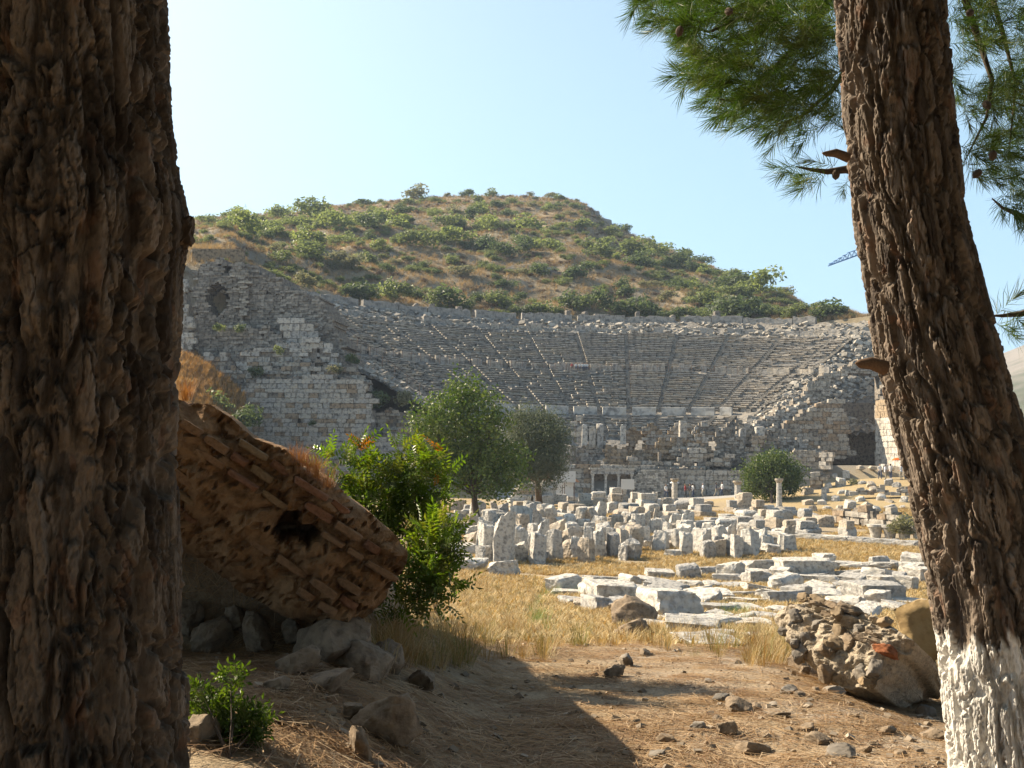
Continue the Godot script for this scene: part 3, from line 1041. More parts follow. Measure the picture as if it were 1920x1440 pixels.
	masonry("passage_side_wall", "dark ashlar wall with a pale top edge before the arched passage", [[1440, 860], [1444, 806], [1470, 796], [1500, 780], [1530, 758], [1552, 752], [1584, 750], [1590, 800], [1596, 860]], 1440, 149, 1596, 150, 1.15, 0.62, [ash[0], ash[1], ash[3]], M.core, {"depth": 2.0, "jitter": 0.07, "floor": 3.0})
	masonry("sloping_wall", "pale rubble edge sloping down from the arched passage", [[1400, 815], [1440, 778], [1470, 770], [1500, 760], [1536, 750], [1540, 764], [1500, 785], [1450, 815]], 1400, 151, 1540, 152, 0.9, 0.4, white, M.core, {"depth": 2.5, "jitter": 0.25, "tilt": 0.12, "lost": 0.1})
	masonry("terrace_wall", "long low stone terrace wall on the hillside", [[752, 503], [752, 482], [780, 482], [830, 486], [880, 490], [930, 494], [930, 505], [860, 503]], 752, 275, 930, 285, 1.3, 0.7, ash, M.core, {"depth": 2.0, "jitter": 0.15, "tilt": 0.05})
	masonry("hill_ruin", "small square ruin of stacked stones in the hillside grass", [[1008, 530], [1010, 512], [1018, 505], [1040, 509], [1060, 510], [1076, 522], [1078, 532]], 1008, 262, 1078, 260, 1.1, 0.6, ash, M.core, {"depth": 4.0, "jitter": 0.2, "lost": 0.12, "tilt": 0.08})

func build_stage() -> void:
	rng.seed = 43
	var ash: Array = M.ashlar
	var white: Array = M.white_ashlar
	var warm: Array = M.warm_ashlar
	var list := [
		["stage_front_wall", "long dark ashlar front wall of the stage beside the walking people", [[1020, 940], [1020, 872], [1100, 873], [1250, 877], [1400, 881], [1400, 945]], 137.4, 1.7, 0.62, ash, M.core, {"depth": 1.0, "jitter": 0.04, "neat": true, "floor": 0.0, "holes": [[[1112, 940], [1112, 884], [1185, 885], [1185, 940]]]}],
		["brick_wall", "curved-topped wall of small pale bricks beside the stage doorway", [[1183, 945], [1183, 908], [1190, 890], [1204, 881], [1222, 879], [1251, 882], [1251, 945]], 136.2, 0.5, 0.24, white, M.core, {"depth": 0.8, "small": true, "neat": true, "floor": 0.0, "tint": Color(0.55, 0.51, 0.45)}],
		["stage_wall", "tan plastered stage wall with a stepped broken top", [[1135, 872], [1136, 830], [1160, 826], [1168, 838], [1180, 848], [1236, 848], [1238, 824], [1300, 826], [1302, 872]], 141.0, 0.9, 0.5, warm, M.warm_core, {"depth": 1.2, "jitter": 0.06, "lost": 0.15}],
		["stage_wall", "tall broken stage wall with upright stubs at the top", [[1204, 850], [1206, 810], [1222, 806], [1226, 796], [1240, 798], [1246, 812], [1262, 812], [1264, 800], [1290, 796], [1296, 812], [1330, 806], [1332, 850]], 145.0, 0.9, 0.55, ash, M.warm_core, {"depth": 1.2, "jitter": 0.1, "lost": 0.12, "tilt": 0.05}],
		["stage_pillar", "square stack of pale blocks at the stage's near corner", [[1070, 830], [1071, 805], [1074, 788], [1086, 789], [1087, 806], [1092, 830]], 144.0, 0.8, 0.8, white, M.core, {"depth": 1.0, "jitter": 0.08}],
		["rubble_pier", "cone-shaped rubble pier in the middle of the stage ruins", [[1326, 880], [1334, 848], [1342, 822], [1352, 800], [1360, 796], [1370, 800], [1378, 816], [1392, 838], [1402, 852], [1408, 880]], 142.0, 0.6, 0.34, ash, M.core, {"depth": 2.0, "small": true, "jitter": 0.2, "tilt": 0.15}],
		["stage_block_wall", "low rough wall of big blocks on the stage front's top", [[1184, 880], [1186, 862], [1206, 856], [1240, 858], [1262, 866], [1276, 866], [1280, 842], [1296, 838], [1330, 850], [1336, 868], [1366, 852], [1372, 880]], 138.8, 1.3, 0.6, [ash[0], warm[1], ash[2]], M.core, {"depth": 1.2, "jitter": 0.2, "lost": 0.08, "tilt": 0.06}],
		["stage_wall", "grey stage wall stepping down towards the small round tree", [[1376, 885], [1380, 808], [1392, 800], [1410, 806], [1440, 802], [1450, 822], [1466, 828], [1468, 842], [1500, 846], [1502, 885]], 144.0, 1.0, 0.55, [ash[0], ash[1], warm[1]], M.core, {"depth": 1.4, "jitter": 0.12, "lost": 0.12, "tilt": 0.05}],
		["side_wall", "long low ashlar wall running behind the small round tree", [[1400, 930], [1404, 858], [1470, 856], [1486, 850], [1530, 846], [1536, 862], [1556, 866], [1560, 930]], 140.0, 1.2, 0.55, [ash[0], ash[1], ash[2]], M.core, {"depth": 1.4, "jitter": 0.12, "lost": 0.06, "floor": 0.5}],
		["side_pier", "slender pier of stacked pale blocks beside the small round tree", [[1540, 880], [1541, 848], [1550, 842], [1554, 880]], 138.0, 0.8, 0.6, white, M.core, {"depth": 0.8}],
		["tower_stump", "round rubble stump leaning at the edge of the grassy mound", [[1512, 930], [1514, 900], [1518, 884], [1528, 880], [1540, 884], [1546, 892], [1548, 930]], 118.0, 0.9, 0.5, [ash[2], warm[1]], M.core, {"depth": 2.4, "jitter": 0.25, "tilt": 0.1, "floor": 0.3}],
		["stage_wall", "pale broken wall rising behind the stage doorway", [[1085, 862], [1088, 838], [1104, 826], [1112, 812], [1124, 816], [1130, 834], [1150, 842], [1158, 862]], 143.5, 0.9, 0.5, white, M.core, {"depth": 1.2, "jitter": 0.2, "tilt": 0.08, "lost": 0.08}],
		["stage_arch", "tan ruin with a round-topped gap above the brick wall", [[1168, 858], [1172, 822], [1186, 806], [1206, 800], [1222, 810], [1230, 858]], 146.5, 0.8, 0.45, warm, M.warm_core, {"depth": 1.2, "jitter": 0.15, "tilt": 0.06, "holes": [[[1190, 858], [1190, 836], [1196, 826], [1204, 824], [1210, 832], [1212, 858]]]}],
		["stage_wall", "grey wall with two notches in the middle of the stage", [[1258, 868], [1260, 830], [1276, 822], [1282, 836], [1298, 834], [1304, 816], [1322, 814], [1326, 840], [1340, 846], [1342, 868]], 140.2, 0.8, 0.45, ash, M.core, {"depth": 1.2, "jitter": 0.18, "tilt": 0.08, "lost": 0.08}],
		["stage_pier", "broad broken pier of grey blocks beside the cone-shaped pier", [[1398, 880], [1400, 838], [1410, 820], [1428, 816], [1436, 832], [1440, 880]], 141.0, 0.8, 0.5, [ash[2], warm[1]], M.core, {"depth": 1.6, "jitter": 0.2, "tilt": 0.08}],
		["stage_wall", "low tumbled wall between the stage and the arched passage", [[1440, 862], [1446, 836], [1470, 822], [1500, 826], [1520, 838], [1548, 840], [1556, 862]], 145.5, 0.8, 0.45, [ash[2], white[2]], M.core, {"depth": 1.6, "jitter": 0.25, "tilt": 0.1, "lost": 0.1}],
		["stage_wall", "upper stage wall with a jagged top close under the pale curved wall", [[1300, 826], [1304, 800], [1330, 790], [1352, 800], [1390, 794], [1420, 802], [1446, 800], [1450, 826]], 149.0, 0.9, 0.5, [ash[2], warm[1]], M.core, {"depth": 1.4, "jitter": 0.2, "tilt": 0.08, "lost": 0.1}],
		["corner_pier", "small square pier of pale blocks beyond the olive tree", [[1052, 870], [1053, 842], [1060, 834], [1070, 838], [1072, 870]], 139.5, 0.8, 0.55, white, M.core, {"depth": 1.2, "jitter": 0.1}],
		["ruin_wall", "grey stage wall behind the olive tree and the hut", [[1004, 895], [1006, 866], [1050, 868], [1066, 840], [1090, 836], [1096, 858], [1130, 860], [1134, 880], [1100, 895]], 142.0, 1.2, 0.6, [ash[0], warm[1]], M.core, {"depth": 1.4, "jitter": 0.15, "lost": 0.05}],
	]
	for e in list:
		var p: Array = e[2]
		var x0: float = p[0][0]
		var x1: float = p[p.size() - 1][0]
		masonry(e[0], e[1], p, x0, e[3] + 0.4, x1, e[3] - 0.4, e[4], e[5], e[6], e[7], e[8])
	# upright stubs on top of the stage
	var n := 0
	for q in [[1096, 796, 18, 10], [1110, 800, 20, 12], [1125, 795, 24, 12], [1168, 796, 16, 11], [1280, 790, 16, 14], [1392, 804, 18, 12], [1424, 800, 14, 16]]:
		var p := at(q[0], q[1] + q[2], 143.5)
		var hh: float = q[2] / F * 143.5 + 1.5
		var ww: float = q[3] / F * 143.5
		var o := put(stones[n % 16], "stone_stub", white[n % 3], null, Transform3D(Basis.from_scale(Vector3(ww, hh, ww)), p + Vector3(0, hh * 0.5 - 1.5, 0)))
		tag(o, "pale upright stone stub, %s from the olive tree on top of the stage" % ordinal(n), "stone", "stubs on the stage")
		n += 1
	# the stage platform
	var ctr := at(1250, 860, 142)
	var pl := put(box_mesh(Vector3(-21, -3.4, -6), Vector3(22, 0.35, 5)), "stage_platform", M.core, null, Transform3D(Basis(), Vector3(ctr.x, 3.4, -144.0)))
	tag(pl, "raised rubble floor of the stage behind its front wall", "platform")
	# doorway with small columns
	var d := thing("stage_doorway", "small columned doorway in the dark stage front wall", "doorway", at(1148, 925, 136.9) * Vector3(1, 0, 1))
	var top := at(1148, 884, 136.9).y
	var wd := 73.0 / F * 137.0
	put(box_mesh(Vector3(-wd * 0.55, top - 0.35, -0.35), Vector3(wd * 0.55, top + 0.25, 0.35)), "lintel", white[2], d)
	put(box_mesh(Vector3(-wd * 0.6, top + 0.25, -0.4), Vector3(wd * 0.6, top + 0.45, 0.5)), "cornice", white[1], d)
	put(box_mesh(Vector3(-wd * 0.55, 0, -2.6), Vector3(wd * 0.55, top, -2.3)), "back_wall", M.core, d)
	var col := lathe([[0.3, 0], [0.3, 0.15], [0.2, 0.25], [0.17, top - 0.75], [0.2, top - 0.65], [0.28, top - 0.5], [0.28, top - 0.36]], 10)
	for x in [-0.5, -0.17, 0.16, 0.5]:
		put(col, "column", white[0], d, Transform3D(Basis(), Vector3(x * wd, 0, 0)))
	for x in [-0.33, 0.0]:
		put(box_mesh(Vector3(x * wd - 0.35, 0, -0.55), Vector3(x * wd + 0.35, 1.5 + x, -0.4)), "panel", white[2], d)
	# hut and notice boards
	d = thing("ticket_hut", "low white hut with a brown sloping roof near the olive tree", "hut", at(1035, 925, 118.0) * Vector3(1, 0, 1))
	put(box_mesh(Vector3(-2.4, 0, -1.6), Vector3(2.3, 2.45, 1.6)), "wall", M.white, d)
	put(box_mesh(Vector3(-1.2, 0, 1.6), Vector3(-0.5, 1.9, 1.64)), "door", M.stub, d)
	var v := PackedVector3Array([Vector3(-3.2, 2.42, 2.2), Vector3(3.0, 2.42, 2.2), Vector3(3.0, 2.42, -2.2), Vector3(-3.2, 2.42, -2.2), Vector3(-1.8, 3.7, 0), Vector3(1.4, 3.7, 0)])
	put(commit(v, PackedInt32Array([0, 1, 5, 0, 5, 4, 1, 2, 5, 2, 3, 4, 2, 4, 5, 3, 0, 4, 0, 2, 1, 0, 3, 2]), PackedColorArray(), 0.0), "roof", M.roof, d)
	n = 0
	for q in [[1047, 895, 1.1, 1.6, "tall white notice board on two posts beside the hut"], [1068, 894, 1.3, 1.2, "square white notice board between the hut and the stage doorway"], [1177, 908, 1.4, 1.1, "pale notice board in front of the columned doorway"]]:
		var p := at(q[0], q[1], 112.0)
		d = thing("notice_board", q[4], "sign", Vector3(p.x, gh(p.x, p.z), p.z))
		var y: float = p.y - d.position.y
		put(box_mesh(Vector3(-q[2] * 0.5, y - q[3] * 0.5, -0.04), Vector3(q[2] * 0.5, y + q[3] * 0.5, 0.0)), "panel", M.white, d)
		for s in [-0.4, 0.4]:
			put(tube_mesh([Vector3(s * q[2], 0, -0.08), Vector3(s * q[2], y, -0.08)], [0.04, 0.04], 6), "post", M.rust, d)
		n += 1
	d = thing("crane", "distant blue lattice tower crane showing behind the whitewashed pine", "crane", at(1740, 860, 380.0) * Vector3(1, 0, 1))
	var jv := PackedVector3Array()
	var jt := PackedInt32Array()
	var a := at(1554, 498, 380.0) - d.position
	var b := at(1742, 430, 384.0) - d.position
	for k in 22:
		var p := a.lerp(b, k / 22.0)
		var q := a.lerp(b, (k + 1) / 22.0)
		var w := 0.35 + minf(1.0, k * 0.25) * 1.0
		for s in [[0, 0, 0.9], [0, w * 1.6, 0], [0, 0, -0.9]]:
			var off := Vector3(0, s[1], s[2])
			add_tube(jv, jt, [p + off, q + off], [0.16, 0.16], 4)
		for zz in [-0.9, 0.9]:
			var up := Vector3(0, w * 1.6, 0)
			add_tube(jv, jt, [p + Vector3(0, 0, zz), p.lerp(q, 0.5) + up], [0.1, 0.1], 4)
			add_tube(jv, jt, [p.lerp(q, 0.5) + up, q + Vector3(0, 0, zz)], [0.1, 0.1], 4)
	put(commit(jv, jt), "jib", M.crane, d)
	jv = PackedVector3Array()
	jt = PackedInt32Array()
	var y1 := b.y + 5.0
	for s in [[-1, -1], [1, -1], [-1, 1], [1, 1]]:
		add_tube(jv, jt, [Vector3(s[0], 0, s[1]), Vector3(s[0], y1, s[1])], [0.15, 0.15], 4)
	var yy := 0.0
	while yy < y1:
		for s in [[-1, 1, -1, -1], [1, 1, -1, 1]]:
			add_tube(jv, jt, [Vector3(s[0], yy, s[2]), Vector3(s[1], yy + 2.0, s[3])], [0.09, 0.09], 4)
		yy += 2.0
	put(commit(jv, jt), "mast", M.crane, d)
# ---------- the two pines that frame the view
func bark_trunk(ys: Array, cs: Array, rs: Array, fronts: int, backs: int, paint: float, sd: float) -> ArrayMesh:
	# ys: ring heights; cs, rs: lookup tables height -> centre x, centre z, radius; more columns on the side seen from the path
	var v := PackedVector3Array()
	var c := PackedColorArray()
	var seg := fronts + backs
	var val := FastNoiseLite.new()
	val.seed = cell.seed
	val.noise_type = FastNoiseLite.TYPE_CELLULAR
	val.cellular_return_type = FastNoiseLite.RETURN_CELL_VALUE
	val.frequency = 1.0
	val.fractal_type = FastNoiseLite.FRACTAL_NONE
	var angs := PackedFloat32Array()
	for i in fronts:
		angs.append(deg_to_rad(lerpf(195.0, -15.0, i / float(fronts))))
	for i in backs:
		angs.append(deg_to_rad(lerpf(-15.0, -165.0, i / float(backs))))
	for y in ys:
		var cx := lut(cs[0], y)
		var cz := lut(cs[1], y)
		var r := lut(rs, y)
		for i in seg:
			var a := angs[i]
			var dir := Vector3(cos(a), 0, sin(a))
			var q := dir * r
			var w1 := nz.get_noise_3d(q.x * 150.0 + sd, y * 60.0, q.z * 150.0)
			var w2 := nz2.get_noise_3d(q.x * 900.0, y * 500.0 + sd, q.z * 900.0)
			var wx := 0.55 * w1 + 0.12 * w2
			var wy := 0.5 * nz2.get_noise_3d(q.x * 110.0, y * 70.0 + sd, q.z * 110.0) - 0.1 * w2
			var f1 := cell.get_noise_3d(q.x * 13.5 + wx + sd, y * 2.3 + wy, q.z * 13.5 + wx)
			var f2 := cell.get_noise_3d(q.x * 31.0 + wx * 1.5, y * 5.2 + wy * 1.6 + sd, q.z * 31.0)
			var h2 := val.get_noise_3d(q.x * 31.0 + wx * 1.5, y * 5.2 + wy * 1.6 + sd, q.z * 31.0)
			var f3 := cell.get_noise_3d(q.x * 75.0 + wx * 3.0, y * 17.0 + wy * 3.0 + sd, q.z * 75.0)
			var furrow := sstep(-1.0, -0.74, f1)
			var crack := sstep(-0.985, -0.9, f2)
			var flake := sstep(-0.98, -0.9, f3)
			var fine := nz.get_noise_3d(q.x * 2600.0, y * 700.0 + sd, q.z * 2600.0)
			var low := nz.get_noise_3d(q.x * 40.0, y * 16.0 + sd, q.z * 40.0)
			var d := 0.02 * furrow + furrow * (0.011 * crack + 0.0045 * h2 + 0.004 * flake) + 0.007 * low + 0.004 * fine * (0.5 if y < paint else 1.0) - 0.031
			v.append(Vector3(cx, y, cz) + dir * (r + d * clampf(r / 0.26, 0.3, 1.2) * (0.8 if y < paint else 1.0)))
			var plate := clampf(0.5 + 0.5 * h2 + 0.8 * nz2.get_noise_3d(q.x * 300.0 + sd, y * 90.0, q.z * 300.0), 0, 1)
			var k := Color(0.1, 0.082, 0.068).lerp(Color(0.31, 0.254, 0.205), plate)
			var red := nz2.get_noise_3d(q.x * 240.0, y * 110.0 + sd + 30.0, q.z * 240.0)
			k = k.lerp(Color(0.3, 0.17, 0.11), sstep(0.32, 0.44, red) * 0.45)
			if y < paint + 0.3:
				var edge := paint + 0.13 * nz2.get_noise_3d(q.x * 90.0, y * 8.0, q.z * 90.0) + 0.1 * (furrow - 0.7)
				var miss := sstep(0.22, 0.36, nz2.get_noise_3d(q.x * 300.0, y * 120.0, q.z * 300.0)) * 0.3 + 0.25 * (1.0 - crack)
				k = k.lerp(Color(1.0, 0.99, 0.95) * (0.86 + 0.3 * nz2.get_noise_3d(q.x * 120.0 + 9.0, y * 60.0, q.z * 120.0)), sstep(edge + 0.02, edge - 0.02, y) * (1.0 - miss))
			c.append(k)
	return commit(v, grid(seg, ys.size(), true), c)

func needle_tuft(sd: int, count: int, ln: float) -> ArrayMesh:
	var r := RandomNumberGenerator.new()
	r.seed = sd
	var v := PackedVector3Array()
	var t := PackedInt32Array()
	for i in count:
		var a := r.randf() * TAU
		var up := r.randf()
		var open := lerpf(1.15, 0.35, up) + r.randf_range(-0.15, 0.15)
		var dir := Vector3(cos(a) * sin(open), cos(open), sin(a) * sin(open))
		var p := Vector3(0, up * 0.14, 0)
		var side := dir.cross(Vector3(r.randfn(), r.randfn(), r.randfn())).normalized() * 0.0013
		var l := ln * r.randf_range(0.75, 1.1)
		var mid := p + dir * l * 0.55
		var tip := p + dir * l + Vector3(r.randfn(), r.randfn(), r.randfn()) * 0.01
		var k := v.size()
		v.append_array([p - side, p + side, mid + side, mid - side, tip])
		t.append_array([k, k + 1, k + 2, k, k + 2, k + 3, k + 3, k + 2, k + 4])
	return commit(v, t, PackedColorArray(), 0.0)

func aim(dir: Vector3, s: float, p: Vector3) -> Transform3D:
	var y := dir.normalized()
	var x := y.cross(Vector3(0.31, 0.2, 0.93)).normalized()
	return Transform3D(Basis(x, y, x.cross(y)).rotated(y, rng.randf() * TAU).scaled_local(Vector3.ONE * s), p)

func build_pines() -> void:
	rng.seed = 51
	# the dark pine close by
	var ys := []
	var y := 2.9
	while y < 3.6:
		ys.append(y)
		y += 0.05
	while y < 5.95:
		ys.append(y)
		y += 0.0058
	while y < 13.0:
		ys.append(y)
		y += 0.35
	var cx := []
	var cz := []
	var rs := []
	for e in [[1800, 246], [1440, 233], [1200, 222], [1000, 217], [870, 212], [700, 217], [560, 222], [490, 228], [430, 240], [380, 234], [320, 222], [200, 208], [100, 203], [0, 200]]:
		var p := at(112, e[0], 2.6)
		cx.append([p.y, p.x])
		cz.append([p.y, p.z])
		rs.append([p.y, e[1] / F * 2.6 * 0.985])
	rs.append([12.9, 0.12])
	cx.append([12.9, cx[cx.size() - 1][1] - 0.3])
	var pine := thing("pine_tree", "dark shaded pine with a thick furrowed trunk and a burl", "tree", Vector3(cx[0][1], 3.3, cz[0][1]), "pines framing the view")
	put(bark_trunk(ys, [cx, cz], rs, 420, 90, -9.0, 3.0), "trunk", M.bark, pine, Transform3D(Basis(), -pine.position))
	var knot := put(cut_stone(511, 6, 12, 0.28, 0.2, 60.0), "knot", M.wood, pine, Transform3D(Basis.from_scale(Vector3(0.05, 0.07, 0.05)), at(343, 432, 2.62) - pine.position))
	knot.set_meta("label", "knobbly burl on the trunk's edge")
	var tuft := needle_tuft(6, 60, 0.125)
	var xf := []
	var cols := []
	var cr := clump(560, 900, 0.09, 9, 1.0)
	for i in 26:
		var a := rng.randf() * TAU
		var q := 3.8 * sqrt(rng.randf())
		xf.append(Transform3D(Basis(Vector3.UP, a).scaled(Vector3(4.5, 3.0, 4.5)), Vector3(cx[3][1] - 0.4 + cos(a) * q, rng.randf_range(9.0, 12.5), cz[3][1] + 2.2 + sin(a) * q) - pine.position))
	scatter(cr, xf, [], "crown", M.bush[1], pine).set_meta("kind", "stuff")
	for i in 9:
		var a := i * 2.4
		var b := Vector3(cx[3][1], 8.6 + i * 0.45, cz[3][1])
		put(tube_mesh([b - pine.position, b - pine.position + Vector3(cos(a) * 1.4, 0.5, sin(a) * 1.4), b - pine.position + Vector3(cos(a) * 2.9, 0.7, sin(a) * 2.9)], [0.09, 0.06, 0.02], 6), "limb", M.wood, pine)
	# pines behind the viewer, whose crowns shade this spot from the sky
	var far := 0
	for e in [[-5.0, 7.0], [1.5, 9.0], [8.0, 6.0], [-9.5, 3.0], [6.0, 14.0], [-2.5, 14.0], [12.5, 1.5], [-9.0, 12.0]]:
		var b := Vector3(e[0], gh(e[0], e[1]), e[1])
		var q := thing("pine_tree", "tall dark pine of the grove behind the viewer, %s of eight" % ordinal(far), "tree", b, "pines behind the viewer")
		far += 1
		put(tube_mesh([Vector3(0, -0.2, 0), Vector3(0.1, 4, 0), Vector3(0, 9, 0.2), Vector3(0, 13, 0)], [0.34, 0.28, 0.2, 0.05], 12), "trunk", M.wood, q)
		var xb := []
		for i in 16:
			var a := rng.randf() * TAU
			var rr := 3.6 * sqrt(rng.randf())
			xb.append(Transform3D(Basis(Vector3.UP, a).scaled(Vector3(5.5, 4.0, 5.5)), Vector3(cos(a) * rr, rng.randf_range(1.8, 9.0), sin(a) * rr)))
		scatter(cr, xb, [], "crown", M.bush[1], q).set_meta("kind", "stuff")
	# the leaning pine with the whitewashed foot
	ys = []
	y = 2.6
	while y < 7.1:
		ys.append(y)
		y += 0.0095
	while y < 13.0:
		ys.append(y)
		y += 0.35
	cx = []
	cz = []
	rs = []
	for e in [[1800, 1950, 140], [1440, 1914, 127], [1200, 1884, 119], [1000, 1846, 117], [850, 1808, 117], [700, 1766, 115], [570, 1738, 108], [400, 1703, 102], [200, 1683, 102], [0, 1667, 102], [-200, 1652, 100]]:
		var p := at(e[1], e[0], 5.0)
		cx.append([p.y, p.x])
		cz.append([p.y, p.z])
		rs.append([p.y, e[2] / F * 5.0 * 0.985])
	rs.append([12.9, 0.1])
	cx.append([12.9, cx[10][1] - 0.5])
	pine = thing("pine_tree", "leaning sunlit pine with a whitewashed lower trunk", "tree", Vector3(cx[0][1], 2.7, cz[0][1]), "pines framing the view")
	var o := pine.position
	put(bark_trunk(ys, [cx, cz], rs, 300, 70, at(1850, 1196, 5.0).y, 71.0), "trunk", M.bark, pine, Transform3D(Basis(), -o))
	for e in [[1660, 690, 1604, 681, 0.02, 0.036], [1590, 296, 1542, 287, 0.012, 0.025]]:
		var p := at(e[0], e[1], 4.86) - o
		var q := at(e[2], e[3], 4.82) - o
		put(tube_mesh([p, p.lerp(q, 0.5) + Vector3(0, 0.012, 0), p.lerp(q, 0.85), q], [e[5], e[5] * 0.85, e[4] * 1.1, 0.004], 7), "branch_stub", M.stub, pine)
	var bough := [
		[[[1205, -20], [1236, 20], [1258, 50], [1290, 75], [1310, 120], [1300, 140], [1338, 160], [1345, 205], [1400, 232], [1450, 244], [1520, 246], [1590, 250], [1600, -20]], 620, 5.6, 7.4, -1.0],
		[[[1770, -20], [1772, 120], [1790, 250], [1810, 330], [1850, 345], [1900, 400], [1990, 440], [1990, -20]], 420, 5.6, 7.6, 1.0],
		[[[1490, 305], [1485, 325], [1530, 345], [1590, 340], [1590, 310]], 9, 5.4, 5.8, -1.0],
		[[[1845, 350], [1880, 400], [1930, 430], [1930, 380]], 14, 5.4, 6.0, 1.0],
		[[[1852, 580], [1850, 610], [1930, 615], [1930, 580]], 8, 5.4, 5.8, 1.0],
		[[[1100, -500], [1250, -25], [1990, -25], [2200, -500]], 420, 5.2, 8.5, -0.3],
	]
	xf = []
	var greens := [Color(0.1, 0.14, 0.035), Color(0.13, 0.17, 0.045), Color(0.085, 0.13, 0.03), Color(0.16, 0.18, 0.06), Color(0.1, 0.16, 0.03)]
	for b in bough:
		var poly := PackedVector2Array()
		var lo := Vector2(9999, 9999)
		var hi := -lo
		for q in b[0]:
			poly.append(Vector2(q[0], q[1]))
			lo = lo.min(poly[poly.size() - 1])
			hi = hi.max(poly[poly.size() - 1])
		var n := 0
		while n < b[1]:
			var q := Vector2(rng.randf_range(lo.x, hi.x), rng.randf_range(lo.y, hi.y))
			if not Geometry2D.is_point_in_polygon(q, poly):
				continue
			n += 1
			if b[1] > 100 and nz2.get_noise_2d(q.x * 0.25, q.y * 0.25 + (0.0 if b[4] < 0.0 else 60.0)) < (-0.3 if b[4] < 0.0 else -0.22):
				continue
			var p := at(q.x, q.y, rng.randf_range(b[2], b[3]))
			var dir := Vector3(b[4] * rng.randf_range(0.2, 1.0), rng.randf_range(-0.7, 0.35), rng.randf_range(-0.6, 0.6))
			xf.append(aim(dir, rng.randf_range(0.8, 1.25), p - o))
			cols.append(greens[rng.randi() % 5])
	var top := []
	for i in 18:
		var a := rng.randf() * TAU
		var q := 3.2 * sqrt(rng.randf())
		top.append(Transform3D(Basis(Vector3.UP, a).scaled(Vector3(4.2, 3.0, 4.2)), Vector3(3.6 + cos(a) * q, rng.randf_range(9.0, 12.0), -1.8 + sin(a) * q) - o))
	scatter(cr, top, [], "upper_crown", M.bush[1], pine).set_meta("kind", "stuff")
	scatter(tuft, xf, cols, "crown", M.needle, pine).set_meta("kind", "stuff")
	for e in [[[1640, -160], [1540, -60], [1420, 20], [1330, 60], [1262, 40], 6.4], [[1600, -100], [1520, 60], [1440, 140], [1370, 190], [1345, 185], 6.6], [[1700, -120], [1620, 80], [1560, 170], [1500, 220], [1450, 235], 6.7], [[1800, -200], [1850, -40], [1880, 60], [1905, 160], [1890, 300], 6.5], [[1790, -60], [1830, 60], [1860, 150], [1850, 220], [1810, 300], 6.3], [[1960, 560], [1940, 580], [1915, 588], [1880, 592], [1856, 592], 5.6], [[1960, 440], [1940, 420], [1905, 400], [1880, 390], [1860, 372], 5.7], [[1600, 318], [1585, 318], [1550, 322], [1520, 318], [1492, 312], 5.55]]:
		var pts := []
		for k in 5:
			pts.append(at(e[k][0], e[k][1], e[5]) - o)
		put(tube_mesh(pts, [0.03, 0.022, 0.016, 0.01, 0.004], 6), "limb", M.wood, pine)
	var cone_m := lathe([[0.003, 0.0], [0.018, 0.01], [0.026, 0.03], [0.022, 0.055], [0.003, 0.075]], 8)
	for e in [[1277, 48], [1362, 22], [1822, 22], [1845, 190], [1788, 212], [1862, 282], [1840, 318], [1568, 318]]:
		put(cone_m, "pine_cone", M.wood, pine, aim(Vector3(rng.randfn(), -1, rng.randfn()), 0.85, at(e[0], e[1], 5.5) - o))

# ---------- trees and shrubs of the field
func spray(sd: int, count: int, leaf: float, spread: float, thin: float) -> ArrayMesh:
	var r := RandomNumberGenerator.new()
	r.seed = sd
	var v := PackedVector3Array()
	var t := PackedInt32Array()
	for i in count:
		var p := Vector3(r.randfn(), r.randfn(), r.randfn()) * spread * 0.5
		add_leaf(v, t, p, Vector3(r.randfn(), r.randfn() + 0.5, r.randfn()).normalized(), leaf * r.randf_range(0.7, 1.2), r, thin)
	return commit(v, t, PackedColorArray(), 0.0)

func pinnate(pairs: int, ln: float, leaf: float) -> ArrayMesh:
	# a compound leaf: a bent stalk with leaflets on both sides
	var v := PackedVector3Array()
	var t := PackedInt32Array()
	for k in pairs * 2 + 1:
		var f := (k / 2 + 1.0) / (pairs + 1.0)
		var s := 0.0 if k == pairs * 2 else (1.0 if k % 2 else -1.0)
		var p := Vector3(0, ln * f, -0.35 * ln * f * f)
		var out := Vector3(s, 0.45 if s else 1.0, -0.25).normalized()
		var wid := out.cross(Vector3(0, 0.3, 1)).normalized() * leaf * 0.2
		var b := v.size()
		var drop := Vector3(0, 0, -leaf * 0.16)
		v.append_array([p, p + out * leaf * 0.45 - wid + drop, p + out * leaf, p + out * leaf * 0.45 + wid + drop, p + out * leaf * 0.5])
		t.append_array([b, b + 1, b + 4, b + 4, b + 1, b + 2, b, b + 4, b + 3, b + 4, b + 2, b + 3])
	var b := v.size()
	v.append_array([Vector3(-0.0015, 0, 0), Vector3(0.0015, 0, 0), Vector3(0, ln, -0.35 * ln)])
	t.append_array([b, b + 1, b + 2])
	return commit(v, t, PackedColorArray(), 0.0)

